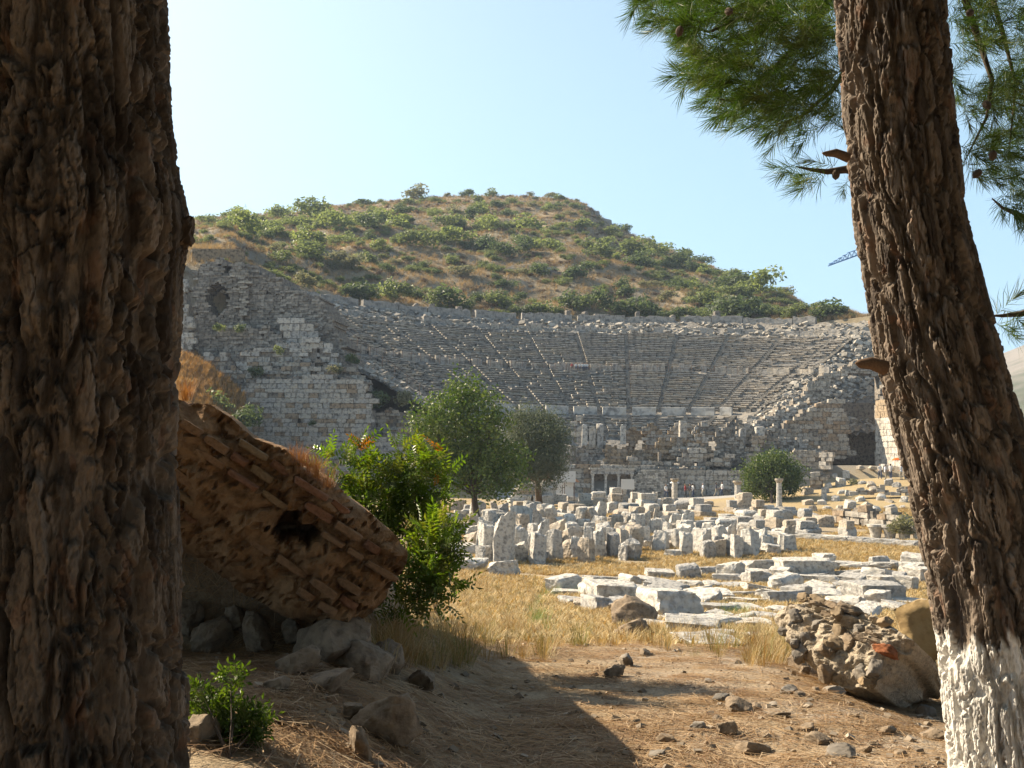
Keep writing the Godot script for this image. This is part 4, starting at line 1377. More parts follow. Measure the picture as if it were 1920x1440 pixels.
func leafy(called: String, label: String, category: String, base: Vector3, dist: float, lobes: Array, per: float, leafm: Mesh, m: Material, cols: Array, trunk_r: float, upright := 0.0, deep := 1.0, limb_mat: Material = null) -> Node3D:
	# lobes are [px, py, radius px]; leaves crowd towards the skin of each lobe, limbs reach into them
	var o := thing(called, label, category, base)
	var xf := []
	var cs := []
	var k := dist / F
	var lm: Material = limb_mat if limb_mat else M.wood
	var fork := base + Vector3(0, 0, 0)
	var mid := Vector3.ZERO
	for l in lobes:
		mid += at(l[0], l[1], dist) / lobes.size()
	fork = base.lerp(mid, 0.38)
	if trunk_r > 0.0:
		put(tube_mesh([Vector3(0, -0.2, 0), (fork - base) * 0.35 + Vector3(0.05, 0, 0.03), (fork - base) * 0.7, fork - base, (mid - base) * 0.8], [trunk_r * 1.35, trunk_r, trunk_r * 0.9, trunk_r * 0.75, trunk_r * 0.4], 10), "trunk", lm, o)
	for l in lobes:
		var zc: float = rng.randf_range(-0.8, 0.8) * l[2] * k * deep
		var c := at(l[0], l[1], dist + zc)
		var r: float = l[2] * k
		var f := (fork if trunk_r > 0.0 else base) - base
		var e := c - base
		var tr := maxf(trunk_r * 0.38, 0.012 * r + 0.004)
		put(tube_mesh([f, f.lerp(e, 0.5) + Vector3(rng.randfn(), rng.randfn(), rng.randfn()) * r * 0.12, e], [tr, tr * 0.7, tr * 0.25], 6), "limb", lm, o)
		var n := int(per * l[2] * l[2])
		for i in n:
			var d := Vector3(rng.randfn(), rng.randfn(), rng.randfn()).normalized()
			var lump := 1.0 + 0.9 * nz.get_noise_3d(c.x + d.x * 22.0 / 1.0, c.y * 9.0 + d.y * 22.0, d.z * 22.0)
			var p := c + d * r * pow(rng.randf(), 0.4) * lump
			xf.append(aim(d + Vector3(rng.randfn(), rng.randfn() + upright, rng.randfn()) * 0.55, rng.randf_range(0.75, 1.25), p - base))
			cs.append(cols[rng.randi() % cols.size()])
	scatter(leafm, xf, cs, "foliage", m, o).set_meta("kind", "stuff")
	return o

func build_trees() -> void:
	rng.seed = 61
	var g1 := [Color(0.19, 0.24, 0.055), Color(0.14, 0.19, 0.045), Color(0.25, 0.28, 0.075), Color(0.11, 0.15, 0.035)]
	leafy("broadleaf_tree", "round-crowned green tree standing among the marble blocks", "tree", on_ground(893, 985), 74.0, [[842, 778, 50], [898, 768, 46], [802, 790, 34], [872, 736, 32], [920, 800, 34], [862, 830, 52], [812, 842, 38], [928, 848, 38], [965, 858, 26], [905, 880, 48], [958, 890, 30], [852, 880, 40], [800, 876, 26], [935, 908, 26]], 0.09, spray(1, 9, 0.27, 0.55, 0.5), M.leaf, g1, 0.26)
	leafy("olive_tree", "grey-green olive tree behind the round-crowned tree", "tree", on_ground(1010, 951), 100.0, [[990, 812, 44], [1030, 815, 34], [970, 840, 34], [1015, 850, 48], [1040, 845, 26], [985, 870, 40], [1030, 880, 32], [975, 790, 20], [1022, 788, 20]], 0.2, spray(2, 14, 0.3, 0.75, 0.3), M.olive, [Color(0.17, 0.19, 0.12), Color(0.13, 0.15, 0.09), Color(0.21, 0.22, 0.15)], 0.35)
	leafy("small_tree", "small round green tree beside the stage front wall", "tree", on_ground(1446, 944), 113.0, [[1448, 880, 34], [1420, 895, 28], [1475, 892, 28], [1447, 905, 36], [1410, 910, 18], [1482, 910, 18], [1430, 868, 16], [1465, 866, 14]], 0.34, spray(3, 9, 0.28, 0.6, 0.5), M.leaf, [Color(0.15, 0.19, 0.06), Color(0.12, 0.155, 0.05), Color(0.18, 0.21, 0.075)], 0.16)
	var lf := pinnate(5, 0.17, 0.058)
	var bright := [Color(0.2, 0.29, 0.05), Color(0.15, 0.23, 0.04), Color(0.26, 0.33, 0.07), Color(0.13, 0.17, 0.05), Color(0.3, 0.3, 0.09)]
	var sh := leafy("leafy_shrub", "bright green backlit shrub behind the brick fragment", "shrub", on_ground(775, 1150), 9.6, [[626, 858, 16], [676, 848, 13], [664, 880, 16], [690, 900, 28], [655, 922, 18], [735, 905, 32], [772, 885, 28], [752, 845, 13], [800, 868, 20], [715, 945, 36], [775, 945, 40], [820, 920, 22], [755, 985, 38], [800, 985, 28], [785, 1030, 30], [700, 975, 24], [836, 895, 14]], 0.052, lf, M.shrub, bright, 0.0, 0.5, 1.2)
	var xf := []
	for q in [[672, 838], [678, 833], [668, 842], [822, 838], [829, 846], [818, 912]]:
		xf.append(aim(Vector3(rng.randfn(), 0.4, rng.randfn()), 0.8, at(q[0], q[1], 9.5) - sh.position))
	var ol: Node = scatter(lf, xf, [Color(0.5, 0.16, 0.03), Color(0.55, 0.22, 0.04)], "orange_leaves", M.shrub, sh)
	ol.set_meta("kind", "stuff")
	ol.set_meta("label", "sprays of orange leaves at the shrub's tips")
	leafy("leafy_shrub", "smaller green shrub at the lower end of the brick fragment", "shrub", on_ground(815, 1150), 8.6, [[800, 1000, 20], [832, 1000, 22], [810, 1035, 26], [846, 1035, 15], [800, 1070, 26], [832, 1080, 24], [785, 1105, 28], [820, 1120, 24], [848, 1105, 12], [745, 1130, 22]], 0.055, lf, M.shrub, bright, 0.0, 0.4, 1.2)
	var small := pinnate(2, 0.045, 0.03)
	leafy("young_plant", "small leafy plant growing at the dark pine's foot", "plant", on_ground(430, 1425), 4.4, [[375, 1290, 10], [432, 1270, 14], [395, 1340, 20], [440, 1330, 22], [470, 1360, 22], [410, 1380, 26], [455, 1395, 24], [372, 1310, 12], [490, 1350, 12], [360, 1385, 16]], 0.16, small, M.shrub, [Color(0.13, 0.19, 0.05), Color(0.1, 0.16, 0.04), Color(0.17, 0.22, 0.07)], 0.0, 0.6, 1.0)
	# bushes among the ruins
	var n := 0
	for q in [[402, 728, 126.0, 5.4, "dense green bush on the grassy bank by the dark pine", 0], [565, 520, 170.0, 4.6, "olive bush at the top edge of the rubble ruin", 3], [430, 484, 165.0, 3.4, "light green bush growing behind the arched niche", 2], [413, 612, 143.0, 2.2, "yellow-green bush under the arched niche", 2], [700, 740, 138.0, 4.2, "dark bush clinging to the broken end of the ashlar wall", 1], [760, 745, 139.0, 3.2, "olive bush above the rough link wall", 3], [586, 790, 135.5, 1.5, "tiny dark bush rooted in the ashlar wall's face", 1], [1690, 975, 66.0, 2.0, "low feathery green bush beside the column capitals", 3], [560, 712, 139.0, 2.2, "small green bush on the ashlar wall's top", 0], [480, 694, 139.2, 2.6, "dark green bush on the broken terrace", 1], [628, 690, 139.0, 2.4, "brown-green bush at the end of the broken terrace", 3], [450, 612, 143.4, 2.0, "dark bush at the foot of the buttress", 1], [520, 655, 140.8, 1.8, "small green bush on the stepped pale courses", 0], [660, 668, 141.0, 2.6, "dark bush below the slope railing", 1], [462, 770, 122.0, 4.4, "dark green bush at the foot of the grassy bank", 1], [1600, 905, 118.0, 2.0, "brownish bush on the grassy mound", 3]]:
		var p := at(q[0], q[1], q[2])
		if n == 0:
			p.y = hill_h(q[0], q[2]) + q[3] * 0.3
		var b := put(bushes[n % 7], "ruin_bush", M.bush[q[5]], null, Transform3D(Basis(Vector3.UP, n * 1.3).scaled(Vector3(q[3] * 1.2, q[3], q[3])), p - Vector3(0, q[3] * 0.4, 0)))
		tag(b, q[4], "bush", "bushes among the ruins")
		n += 1
# ---------- the two fallen masonry fragments in front
func slab(pts: Array, frame: Transform3D, thick: float, cs: float, bump: Callable, bevel: float) -> ArrayMesh:
	# a thick rough slab: outline pts in the frame's own x, y; front towards its z
	var poly := PackedVector2Array()
	var lo := Vector2(99, 99)
	var hi := -lo
	for i in pts.size():
		var a: Vector2 = pts[i]
		var b: Vector2 = pts[(i + 1) % pts.size()]
		var n := maxi(1, int(a.distance_to(b) / 0.1)) if absf(a.x) < 2.2 else 1
		for k in n:
			var p := a.lerp(b, float(k) / n)
			p += Vector2(nz.get_noise_2d(p.x * 70.0, p.y * 70.0), nz.get_noise_2d(p.x * 70.0 + 40.0, p.y * 70.0)) * 0.09
			poly.append(p)
			lo = lo.min(p)
			hi = hi.max(p)
	var nx := int((hi.x - lo.x) / cs) + 2
	var ny := int((hi.y - lo.y) / cs) + 2
	var inc := PackedByteArray()
	inc.resize(nx * ny)
	for j in ny:
		for i in nx:
			inc[j * nx + i] = 1 if Geometry2D.is_point_in_polygon(lo + Vector2(i + 0.5, j + 0.5) * cs, poly) else 0
	var ids := {}
	var v := PackedVector3Array()
	var t := PackedInt32Array()
	var q2 := []
	var vert := func(i: int, j: int) -> int:
		var key := j * 4096 + i
		if not ids.has(key):
			var p := lo + Vector2(i, j) * cs
			var near := Vector2.ZERO
			var dd := 99.0
			for k in poly.size():
				var e := Geometry2D.get_closest_point_to_segment(p, poly[k], poly[(k + 1) % poly.size()])
				if e.distance_to(p) < dd:
					dd = e.distance_to(p)
					near = e
			if dd < cs * 0.75:
				p = p.lerp(near, 0.8)
			var z: float = bump.call(p) - bevel * pow(1.0 - sstep(0.0, bevel * 1.8, dd), 2.0)
			ids[key] = v.size()
			v.append(Vector3(p.x, p.y, z))
			q2.append(p)
		return ids[key]
	var edges := []
	var has := func(i: int, j: int) -> bool:
		return i >= 0 and j >= 0 and i < nx and j < ny and inc[j * nx + i] == 1
	for j in ny:
		for i in nx:
			if not inc[j * nx + i]:
				continue
			var a: int = vert.call(i, j)
			var b: int = vert.call(i + 1, j)
			var c: int = vert.call(i + 1, j + 1)
			var d: int = vert.call(i, j + 1)
			t.append_array([a, b, c, a, c, d])
			if not has.call(i, j - 1): edges.append([a, b])
			if not has.call(i + 1, j): edges.append([b, c])
			if not has.call(i, j + 1): edges.append([c, d])
			if not has.call(i - 1, j): edges.append([d, a])
	var nf := v.size()
	var ring := {}
	var deepv := func(id: int, k: int) -> int:
		if k == 0:
			return id
		var key := id * 16 + k
		if not ring.has(key):
			var p := v[id]
			var f := k / 7.0
			var ctr := (lo + hi) * 0.5
			var out := Vector2(p.x - ctr.x, p.y - ctr.y).normalized()
			var s := 0.07 * nz.get_noise_3d(p.x * 40.0, p.y * 40.0, f * 30.0) - 0.3 * f * f
			ring[key] = v.size()
			v.append(Vector3(p.x + out.x * s, p.y + out.y * s, p.z - thick * f))
		return ring[key]
	for e in edges:
		for k in 7:
			var a: int = deepv.call(e[0], k)
			var b: int = deepv.call(e[1], k)
			var c: int = deepv.call(e[1], k + 1)
			var d: int = deepv.call(e[0], k + 1)
			t.append_array([a, d, c, a, c, b])
	var mid := v.size()
	v.append(Vector3((lo.x + hi.x) * 0.5, (lo.y + hi.y) * 0.5, -thick))
	for e in edges:
		t.append_array([mid, deepv.call(e[1], 7), deepv.call(e[0], 7)])
	for i in v.size():
		v[i] = frame * v[i]
	return commit(v, t, PackedColorArray(), 55.0)

func face_frame(px: float, py: float, dist: float, n: Vector3) -> Transform3D:
	var z := n.normalized()
	var x := Vector3.UP.cross(z).normalized()
	return Transform3D(Basis(x, z.cross(x), z), at(px, py, dist))

func to_face(f: Transform3D, px: float, py: float) -> Vector2:
	var r := ray(px, py)
	var k := (f.origin - EYE).dot(f.basis.z) / r.dot(f.basis.z)
	var p := f.affine_inverse() * (EYE + r * k)
	return Vector2(p.x, p.y)

func build_left_fragment() -> void:
	rng.seed = 71
	var f := face_frame(540, 980, 6.6, Vector3(0.22, -0.02, 1))
	var pts := []
	for q in [[-1100, 380], [-700, 390], [-420, 470], [-200, 560], [-60, 620], [120, 690], [300, 740], [345, 752], [395, 768], [440, 784], [485, 812], [530, 846], [575, 876], [620, 912], [660, 936], [700, 964], [738, 1000], [764, 1040], [758, 1078], [724, 1132], [696, 1168], [650, 1190], [560, 1180], [480, 1142], [400, 1092], [330, 1050], [250, 1010], [100, 960], [-380, 990], [-1100, 1010]]:
		pts.append(to_face(f, q[0], q[1]))
	var hole := to_face(f, 556, 998)
	var course := (to_face(f, 760, 1040) - to_face(f, 345, 765)).normalized()
	var up := Vector2(-course.y, course.x)
	var o := thing("brick_fragment", "huge fallen brick and mortar fragment tilted beside the dark pine", "ruin", Vector3(f.origin.x, 3.2, f.origin.z))
	var bump := func(p: Vector2) -> float:
		var q := Vector2(p.dot(course), p.dot(up))
		var z := 0.13 * nz.get_noise_2d(q.x * 25.0, q.y * 60.0) + 0.032 * nz.get_noise_2d(q.x * 90.0, q.y * 170.0) + 0.012 * nz2.get_noise_2d(p.x * 420.0, p.y * 420.0)
		z -= 0.05 * sstep(-0.86, -1.0, cell.get_noise_2d(q.x * 4.2 + z * 5.0, q.y * 9.0 + z * 8.0))
		z -= 0.22 * pow(clampf(absf(q.y - 0.05) / 0.75, 0, 1), 2.0) + 0.1 * sstep(0.15, -0.2, nz.get_noise_2d(q.x * 14.0 + 30.0, q.y * 14.0))
		p += Vector2(nz.get_noise_2d(p.x * 120.0, p.y * 120.0), nz.get_noise_2d(p.y * 120.0, p.x * 120.0)) * 0.07
		var h := Vector2((p - hole).dot(course) / 0.125, (p - hole).dot(up) / 0.062)
		return z - 0.5 * sstep(1.15, 0.85, maxf(absf(h.x), absf(h.y)))
	var body := mat(lin(0.33, 0.215, 0.12), 0.95, noise_tex(71, 0.015, 5, [[0.0, lin(0.3, 0.26, 0.22)], [0.4, lin(0.7, 0.62, 0.55)], [0.6, lin(1, 0.92, 0.82)], [1.0, lin(0.95, 0.98, 1)]]), 1.2, bump_tex(72, 0.04, 5, 7.0), 1.2)
	put(slab(pts, f, 4.2, 0.022, bump, 0.09), "mortar_mass", body, o, Transform3D(Basis(), -o.position))
	var bm := []
	for c in [[0.33, 0.17, 0.1], [0.28, 0.15, 0.09], [0.34, 0.21, 0.12], [0.34, 0.24, 0.14]]:
		bm.append(mat(lin(c[0], c[1], c[2]), 0.95, M.bark.albedo_texture, 2.5, M.bark.normal_texture, 1.0))
	var shapes := []
	for i in 5:
		shapes.append(cut_stone(720 + i, 4, 6, 0.09, 0.08, 50.0, 0.05))
	var poly := PackedVector2Array(pts)
	var row := 0
	var y := -1.3
	var bb := f.basis
	var turn := Basis(bb.z, atan2(course.y, course.x)) * bb
	while y < 1.9:
		var h := rng.randf_range(0.062, 0.08)
		var x := -3.2 + rng.randf() * 0.2
		while x < 1.6:
			var w := rng.randf_range(0.13, 0.27)
			var p := course * (x + w * 0.5) + up * (y + h * 0.5)
			var edge := 9.0
			for k in poly.size():
				edge = minf(edge, Geometry2D.get_closest_point_to_segment(p, poly[k], poly[(k + 1) % poly.size()]).distance_to(p))
			var want := 0.42 + 0.3 * sstep(-0.1, 0.5, p.dot(up)) + 0.35 * sstep(-0.2, 0.7, p.x) - 0.3 * sstep(0.1, -0.5, p.dot(up))
			if Geometry2D.is_point_in_polygon(p, poly) and edge > 0.09 and absf((p - hole).dot(course)) > w * 0.5 + 0.1 * signf(absf((p - hole).dot(up)) - 0.11) * -1.0 and rng.randf() < want:
				var z: float = bump.call(p) + rng.randf_range(-0.055, 0.0)
				put(shapes[rng.randi() % 5], "brick", bm[rng.randi() % 4], o, Transform3D(turn * Basis(Vector3.BACK, rng.randf_range(-0.05, 0.05)) * Basis.from_scale(Vector3(w - 0.02, h - 0.022, 0.17)), f * Vector3(p.x, p.y, z) - o.position))
			x += w + 0.012
		y += h + 0.022
		row += 1
	# stones that carry it and lie before it
	var n := 0
	for q in [[345, 1190, 60, 50], [395, 1215, 70, 44], [440, 1186, 44, 34], [478, 1215, 56, 52], [545, 1205, 44, 36], [620, 1235, 150, 60], [680, 1262, 120, 50], [560, 1262, 80, 36], [610, 1292, 90, 26], [720, 1255, 80, 40], [725, 1385, 104, 66], [673, 1418, 40, 46], [660, 1348, 44, 26], [370, 1395, 60, 40], [790, 1290, 60, 24], [520, 1295, 50, 20]]:
		var p := on_ground(q[0], q[1])
		var k := -p.z / F
		var s := put(rocks[(n * 5 + 3) % 8], "boulder", M.boulder, null, Transform3D(Basis.from_euler(Vector3(rng.randf_range(-0.3, 0.3), rng.randf() * TAU, rng.randf_range(-0.3, 0.3))) * Basis.from_scale(Vector3(q[2] * k, q[3] * k * 1.25, q[2] * k * 0.8)), p + Vector3(0, q[3] * k * 0.42, 0)))
		var lab := "grey boulder in the shade, %s from the dark pine under the brick fragment" % ordinal(n)
		if n == 10:
			lab = "large pointed grey boulder on the shaded path"
		elif n == 11:
			lab = "small pointed stone standing before the large pointed boulder"
		tag(s, lab, "stone", "boulders around the brick fragment")
		n += 1

func build_right_fragment() -> void:
	rng.seed = 73
	var f := face_frame(1570, 1195, 9.2, Vector3(-0.85, 0.6, 0.75))
	var pts := []
	for q in [[1446, 1150], [1462, 1122], [1490, 1112], [1530, 1116], [1575, 1130], [1630, 1152], [1690, 1180], [1706, 1194], [1694, 1212], [1668, 1222], [1655, 1262], [1622, 1290], [1580, 1284], [1540, 1262], [1506, 1236], [1476, 1204], [1452, 1176]]:
		pts.append(to_face(f, q[0], q[1]))
	var o := thing("concrete_fragment", "rough fallen concrete fragment with layered top beside the dirt path", "ruin", Vector3(f.origin.x, 2.5, f.origin.z))
	var course := (to_face(f, 1700, 1195) - to_face(f, 1470, 1115)).normalized()
	var up := Vector2(-course.y, course.x)
	var bump := func(p: Vector2) -> float:
		var q := Vector2(p.dot(course), p.dot(up))
		var lump := cell.get_noise_2d(p.x * 6.0 + 0.6 * nz.get_noise_2d(p.x * 90.0, p.y * 90.0), p.y * 6.0)
		return 0.012 * sstep(-1.0, -0.75, lump) + 0.13 * nz.get_noise_2d(p.x * 45.0, p.y * 45.0) + 0.022 * nz.get_noise_2d(p.x * 160.0, p.y * 160.0) + 0.014 * nz2.get_noise_2d(p.x * 700.0, p.y * 700.0) + 0.1 * nz2.get_noise_2d(q.x * 40.0, q.y * 260.0) * sstep(-0.05, 0.2, q.y)
	var body := mat(lin(0.52, 0.46, 0.37), 0.95, noise_tex(73, 0.02, 5, [[0.0, lin(0.3, 0.28, 0.27)], [0.4, lin(0.65, 0.62, 0.6)], [0.6, lin(1, 0.97, 0.92)], [1.0, lin(0.9, 0.75, 0.6)]]), 1.4, bump_tex(74, 0.05, 5, 8.0), 1.3)
	put(slab(pts, f, 1.2, 0.02, bump, 0.08), "concrete_mass", body, o, Transform3D(Basis(), -o.position))
	var turn := Basis(f.basis.z, atan2(course.y, course.x)) * f.basis
	var poly := PackedVector2Array(pts)
	for i in 16:
		var p := course * rng.randf_range(-0.7, 0.75) + up * rng.randf_range(0.03, 0.5)
		if not Geometry2D.is_point_in_polygon(p, poly):
			continue
		var z: float = bump.call(p)
		put(rocks[rng.randi() % 8], "brick_bat" if i % 9 == 0 else "layer_stone", M.brick_red if i % 9 == 0 else M.boulder, o, Transform3D(turn * Basis.from_euler(Vector3(rng.randfn() * 0.15, rng.randfn() * 0.15, rng.randfn() * 0.08)) * Basis.from_scale(Vector3(rng.randf_range(0.1, 0.22), rng.randf_range(0.05, 0.08), 0.16)), f * Vector3(p.x, p.y, z - 0.045) - o.position))
	for i in 130:
		var p := course * rng.randf_range(-0.75, 0.8) + up * rng.randf_range(-0.5, 0.5)
		if not Geometry2D.is_point_in_polygon(p, poly) or nz.get_noise_2d(p.x * 60.0 + 9.0, p.y * 60.0) < -0.12:
			continue
		var z: float = bump.call(p)
		var s := rng.randf_range(0.05, 0.14)
		put(rocks[rng.randi() % 8], "rubble_stone", [M.boulder, M.core, M.warm_core][rng.randi() % 3], o, Transform3D(turn * Basis.from_euler(Vector3(rng.randf(), rng.randf(), rng.randf()) * 3.0) * Basis.from_scale(Vector3(s * 1.3, s * 0.8, s)), f * Vector3(p.x, p.y, z - s * 0.22) - o.position))
	# smooth tan block leaning behind it
	f = face_frame(1725, 1180, 10.6, Vector3(-0.25, 0.15, 1))
	pts = []
	for q in [[1684, 1146], [1700, 1136], [1740, 1116], [1800, 1108], [1820, 1220], [1760, 1240], [1724, 1254], [1700, 1250], [1690, 1225]]:
		pts.append(to_face(f, q[0], q[1]))
	var tan := mat(lin(0.42, 0.31, 0.16), 0.9, noise_tex(75, 0.012, 5, [[0.0, lin(0.5, 0.45, 0.4)], [0.5, lin(0.9, 0.86, 0.8)], [1.0, lin(1, 1, 1)]]), 1.0, bump_tex(76, 0.04, 4, 3.0), 0.6)
	var sl := put(slab(pts, f, 0.6, 0.03, func(p: Vector2) -> float: return 0.02 * nz.get_noise_2d(p.x * 60.0, p.y * 60.0), 0.06), "tan_block", tan, null)
	tag(sl, "smooth tan stone block leaning behind the whitewashed pine", "stone")
	var n := 0
	for q in [[1190, 1175, 74, 50], [1185, 1196, 60, 30], [1520, 1262, 70, 34], [1660, 1290, 120, 60], [1700, 1275, 90, 60], [1640, 1275, 70, 50]]:
		var p := on_ground(q[0], q[1])
		var k := -p.z / F
		var s := put(rocks[(n * 3 + 2) % 8], "field_stone", M.boulder, null, Transform3D(Basis.from_euler(Vector3(0.2, rng.randf() * TAU, 0.2)) * Basis.from_scale(Vector3(q[2] * k, q[3] * k * 1.2, q[2] * k * 0.9)), p + Vector3(0, q[3] * k * 0.35, 0)))
		tag(s, ["weathered brown rock at the near edge of the marble slabs", "flat brown rock under the weathered rock by the slabs", "low rock at the near foot of the concrete fragment", "shaded boulder under the concrete fragment's hanging end", "shaded boulder between the concrete fragment and the tan block", "small shaded boulder below the concrete fragment"][n], "stone", "rocks beside the path")
		n += 1
# ---------- loose marble: every block a thing of its own
func lay(called: String, px: float, py: float, w: float, h: float, deep: float, turn: float, lean: float, m: Material, shape: Mesh, sink := 0.06) -> MeshInstance3D:
	# w, h in picture pixels at the place where the stone stands
	var p := on_ground(px, py)
	var k := -p.z / F
	var s := Vector3(w * k, h * k, deep)
	return put(shape, called, m, null, Transform3D(Basis(Vector3.UP, turn) * Basis(Vector3(rng.randf_range(-1, 1), 0, rng.randf_range(-1, 1)).normalized(), lean) * Basis.from_scale(s), p + Vector3(0, s.y * (0.5 - sink), 0)))

func tone(m: Material) -> String:
	return "pale" if m == M.marble else "grey" if m == M.marble_grey else "buff"

func build_marbles() -> void:
	rng.seed = 81
	var tall := []
	for i in 14:
		tall.append(cut_stone(810 + i, 5 + i % 5, 12, 0.1, 0.2, 36.0, 0.12))
	var flat := []
	for i in 10:
		flat.append(cut_stone(840 + i, 5 + i % 3, 12, 0.07, 0.09, 36.0, 0.05))
	# the field of upright blocks, row behind row
	var front := [[850, 1036], [940, 1058], [1060, 1052], [1200, 1044], [1420, 1044], [1490, 1034]]
	var rear := [[850, 962], [1000, 968], [1100, 973], [1250, 990], [1350, 1002], [1490, 1024]]
	var rows := 10
	for k in rows:
		var f := k / (rows - 1.0)
		var x := lerpf(905.0, 852.0, f) + rng.randf_range(0, 14)
		var end := lerpf(1420.0, 1480.0, minf(f * 3.0, 1.0)) - 130.0 * maxf(0.0, f - 0.4)
		var n := 0
		while x < end:
			var y := lerpf(lut(front, x), lut(rear, x), f) + rng.randf_range(-5, 5)
			var up := rng.randf() < 0.72
			var w := rng.randf_range(16, 30) * lerpf(1.1, 0.75, f)
			var h := (rng.randf_range(28, 52) if up else rng.randf_range(12, 24)) * lerpf(1.05, 0.62, f)
			if not up:
				w *= 1.3
			if rng.randf() > (0.1 if k > 0 else 0.28 + 0.3 * sstep(1060, 1200, x)):
				var m: Material = M.stones[rng.randi() % 4]
				var o := lay("marble_block", x, y, w, h, rng.randf_range(0.5, 1.0), rng.randf_range(-0.8, 0.8), rng.randf_range(0, 0.2), m, tall[rng.randi() % 14])
				tag(o, "%s %s marble block, %s from the shrub, %s row of the marble field" % ["upright" if up else "low", tone(m), ordinal(n), ordinal(k)], "marble block", "blocks in the marble field")
				n += 1
			x += w * rng.randf_range(0.85, 1.4)
	for e in [[945, 1058, 40, 88, "tallest upright marble block at the near corner of the marble field"], [916, 1052, 34, 70, "broad upright marble block beside the tallest one"], [1008, 1056, 30, 56, "square upright marble block standing apart before the front row"], [975, 1050, 24, 66, "slim upright marble block next to the tallest one"], [945, 1078, 56, 26, "low broken block lying before the tallest upright block"], [880, 1070, 60, 24, "flat grey block lying in the shrub's shade"]]:
		tag(lay("marble_block", e[0], e[1], e[2], e[3], 0.8, rng.randf_range(-0.5, 0.5), 0.06, M.marble, tall[int(e[0]) % 14]), e[4], "marble block", "blocks in the marble field")
	# flat slabs lying in the near field
	var area := PackedVector2Array([Vector2(1040, 1112), Vector2(1110, 1086), Vector2(1300, 1072), Vector2(1450, 1068), Vector2(1470, 1062), Vector2(1540, 1050), Vector2(1760, 1046), Vector2(1790, 1150), Vector2(1700, 1160), Vector2(1500, 1165), Vector2(1400, 1200), Vector2(1260, 1200), Vector2(1190, 1160), Vector2(1080, 1142)])
	var ry := 1056.0
	var r := 0
	while ry < 1200.0:
		var x := 1030.0 + rng.randf() * 30.0
		var n := 0
		while x < 1790.0:
			var w := rng.randf_range(28, 84)
			var y := ry + rng.randf_range(-5, 5)
			if Geometry2D.is_point_in_polygon(Vector2(x + w * 0.5, y), area) and rng.randf() > 0.06:
				var thick := rng.randf() < 0.3
				var m: Material = M.stones[rng.randi() % 3]
				var o := lay("marble_slab", x + w * 0.5, y + 5.0, w, rng.randf_range(20, 32) if thick else rng.randf_range(9, 17), rng.randf_range(0.5, 1.2), rng.randf_range(-0.9, 0.9), rng.randf_range(0, 0.2), m, flat[rng.randi() % 10])
				tag(o, "%s %s marble slab, %s from the dry grass, %s row of slabs" % ["thick" if thick else "flat", tone(m), ordinal(n), ordinal(r)], "marble slab", "slabs lying in the near field")
				n += 1
			x += w * rng.randf_range(0.9, 1.1)
		ry += 10.5 + r * 0.7
		r += 1
	for e in [[1248, 1162, 92, 58, 1.4, 0.35, M.marble, "big rough-tooled block with a dark end among the slabs"], [1300, 1186, 96, 26, 0.9, -0.2, M.marble_grey, "long low slab in front of the rough-tooled block"], [1150, 1134, 84, 44, 1.0, 0.2, M.marble, "rough weathered block at the grassy end of the slabs"], [1510, 1082, 96, 36, 1.0, 0.05, M.marble, "big pale fluted drum lying behind the slabs"], [1640, 1130, 90, 40, 1.2, 0.2, M.marble_grey, "long moulded grey block near the whitewashed pine"], [1330, 1208, 100, 14, 1.0, 0.1, M.marble_grey, "thin slab half buried at the path's edge"], [1115, 1142, 76, 18, 0.8, -0.1, M.marble_warm, "flat buff slab alone in the dry grass"]]:
		tag(lay("marble_slab", e[0], e[1], e[2], e[3], e[4], e[5], 0.03, e[6], flat[int(e[0]) % 10]), e[7], "marble slab", "slabs lying in the near field")
	# kerb with rows of blocks and capitals behind it
	var kerb := [[955, 958], [1030, 968], [1130, 979], [1240, 991], [1340, 999], [1480, 1009], [1600, 1018], [1740, 1028]]
	var kt := thing("stone_kerb", "long low kerb of pale stones along the far edge of the field", "kerb", on_ground(1240, 991))
	var x := 960.0
	while x < 1735.0:
		var w := rng.randf_range(34, 60)
		var a := on_ground(x, lut(kerb, x))
		var b := on_ground(x + w - 2.0, lut(kerb, x + w - 2.0))
		var u := (b - a) * Vector3(1, 0, 1)
		put(flat[rng.randi() % 10], "kerb_stone", M.stones[rng.randi() % 3], kt, Transform3D(Basis(Vector3.UP, atan2(-u.z, u.x)) * Basis.from_scale(Vector3(u.length(), 0.5, 1.1)), (a + b) * 0.5 + Vector3(0, 0.12, 0) - kt.position))
		x += w
	var box := []
	for i in 10:
		box.append(cut_stone(870 + i, 4, 9, 0.055, 0.07, 40.0, 0.02))
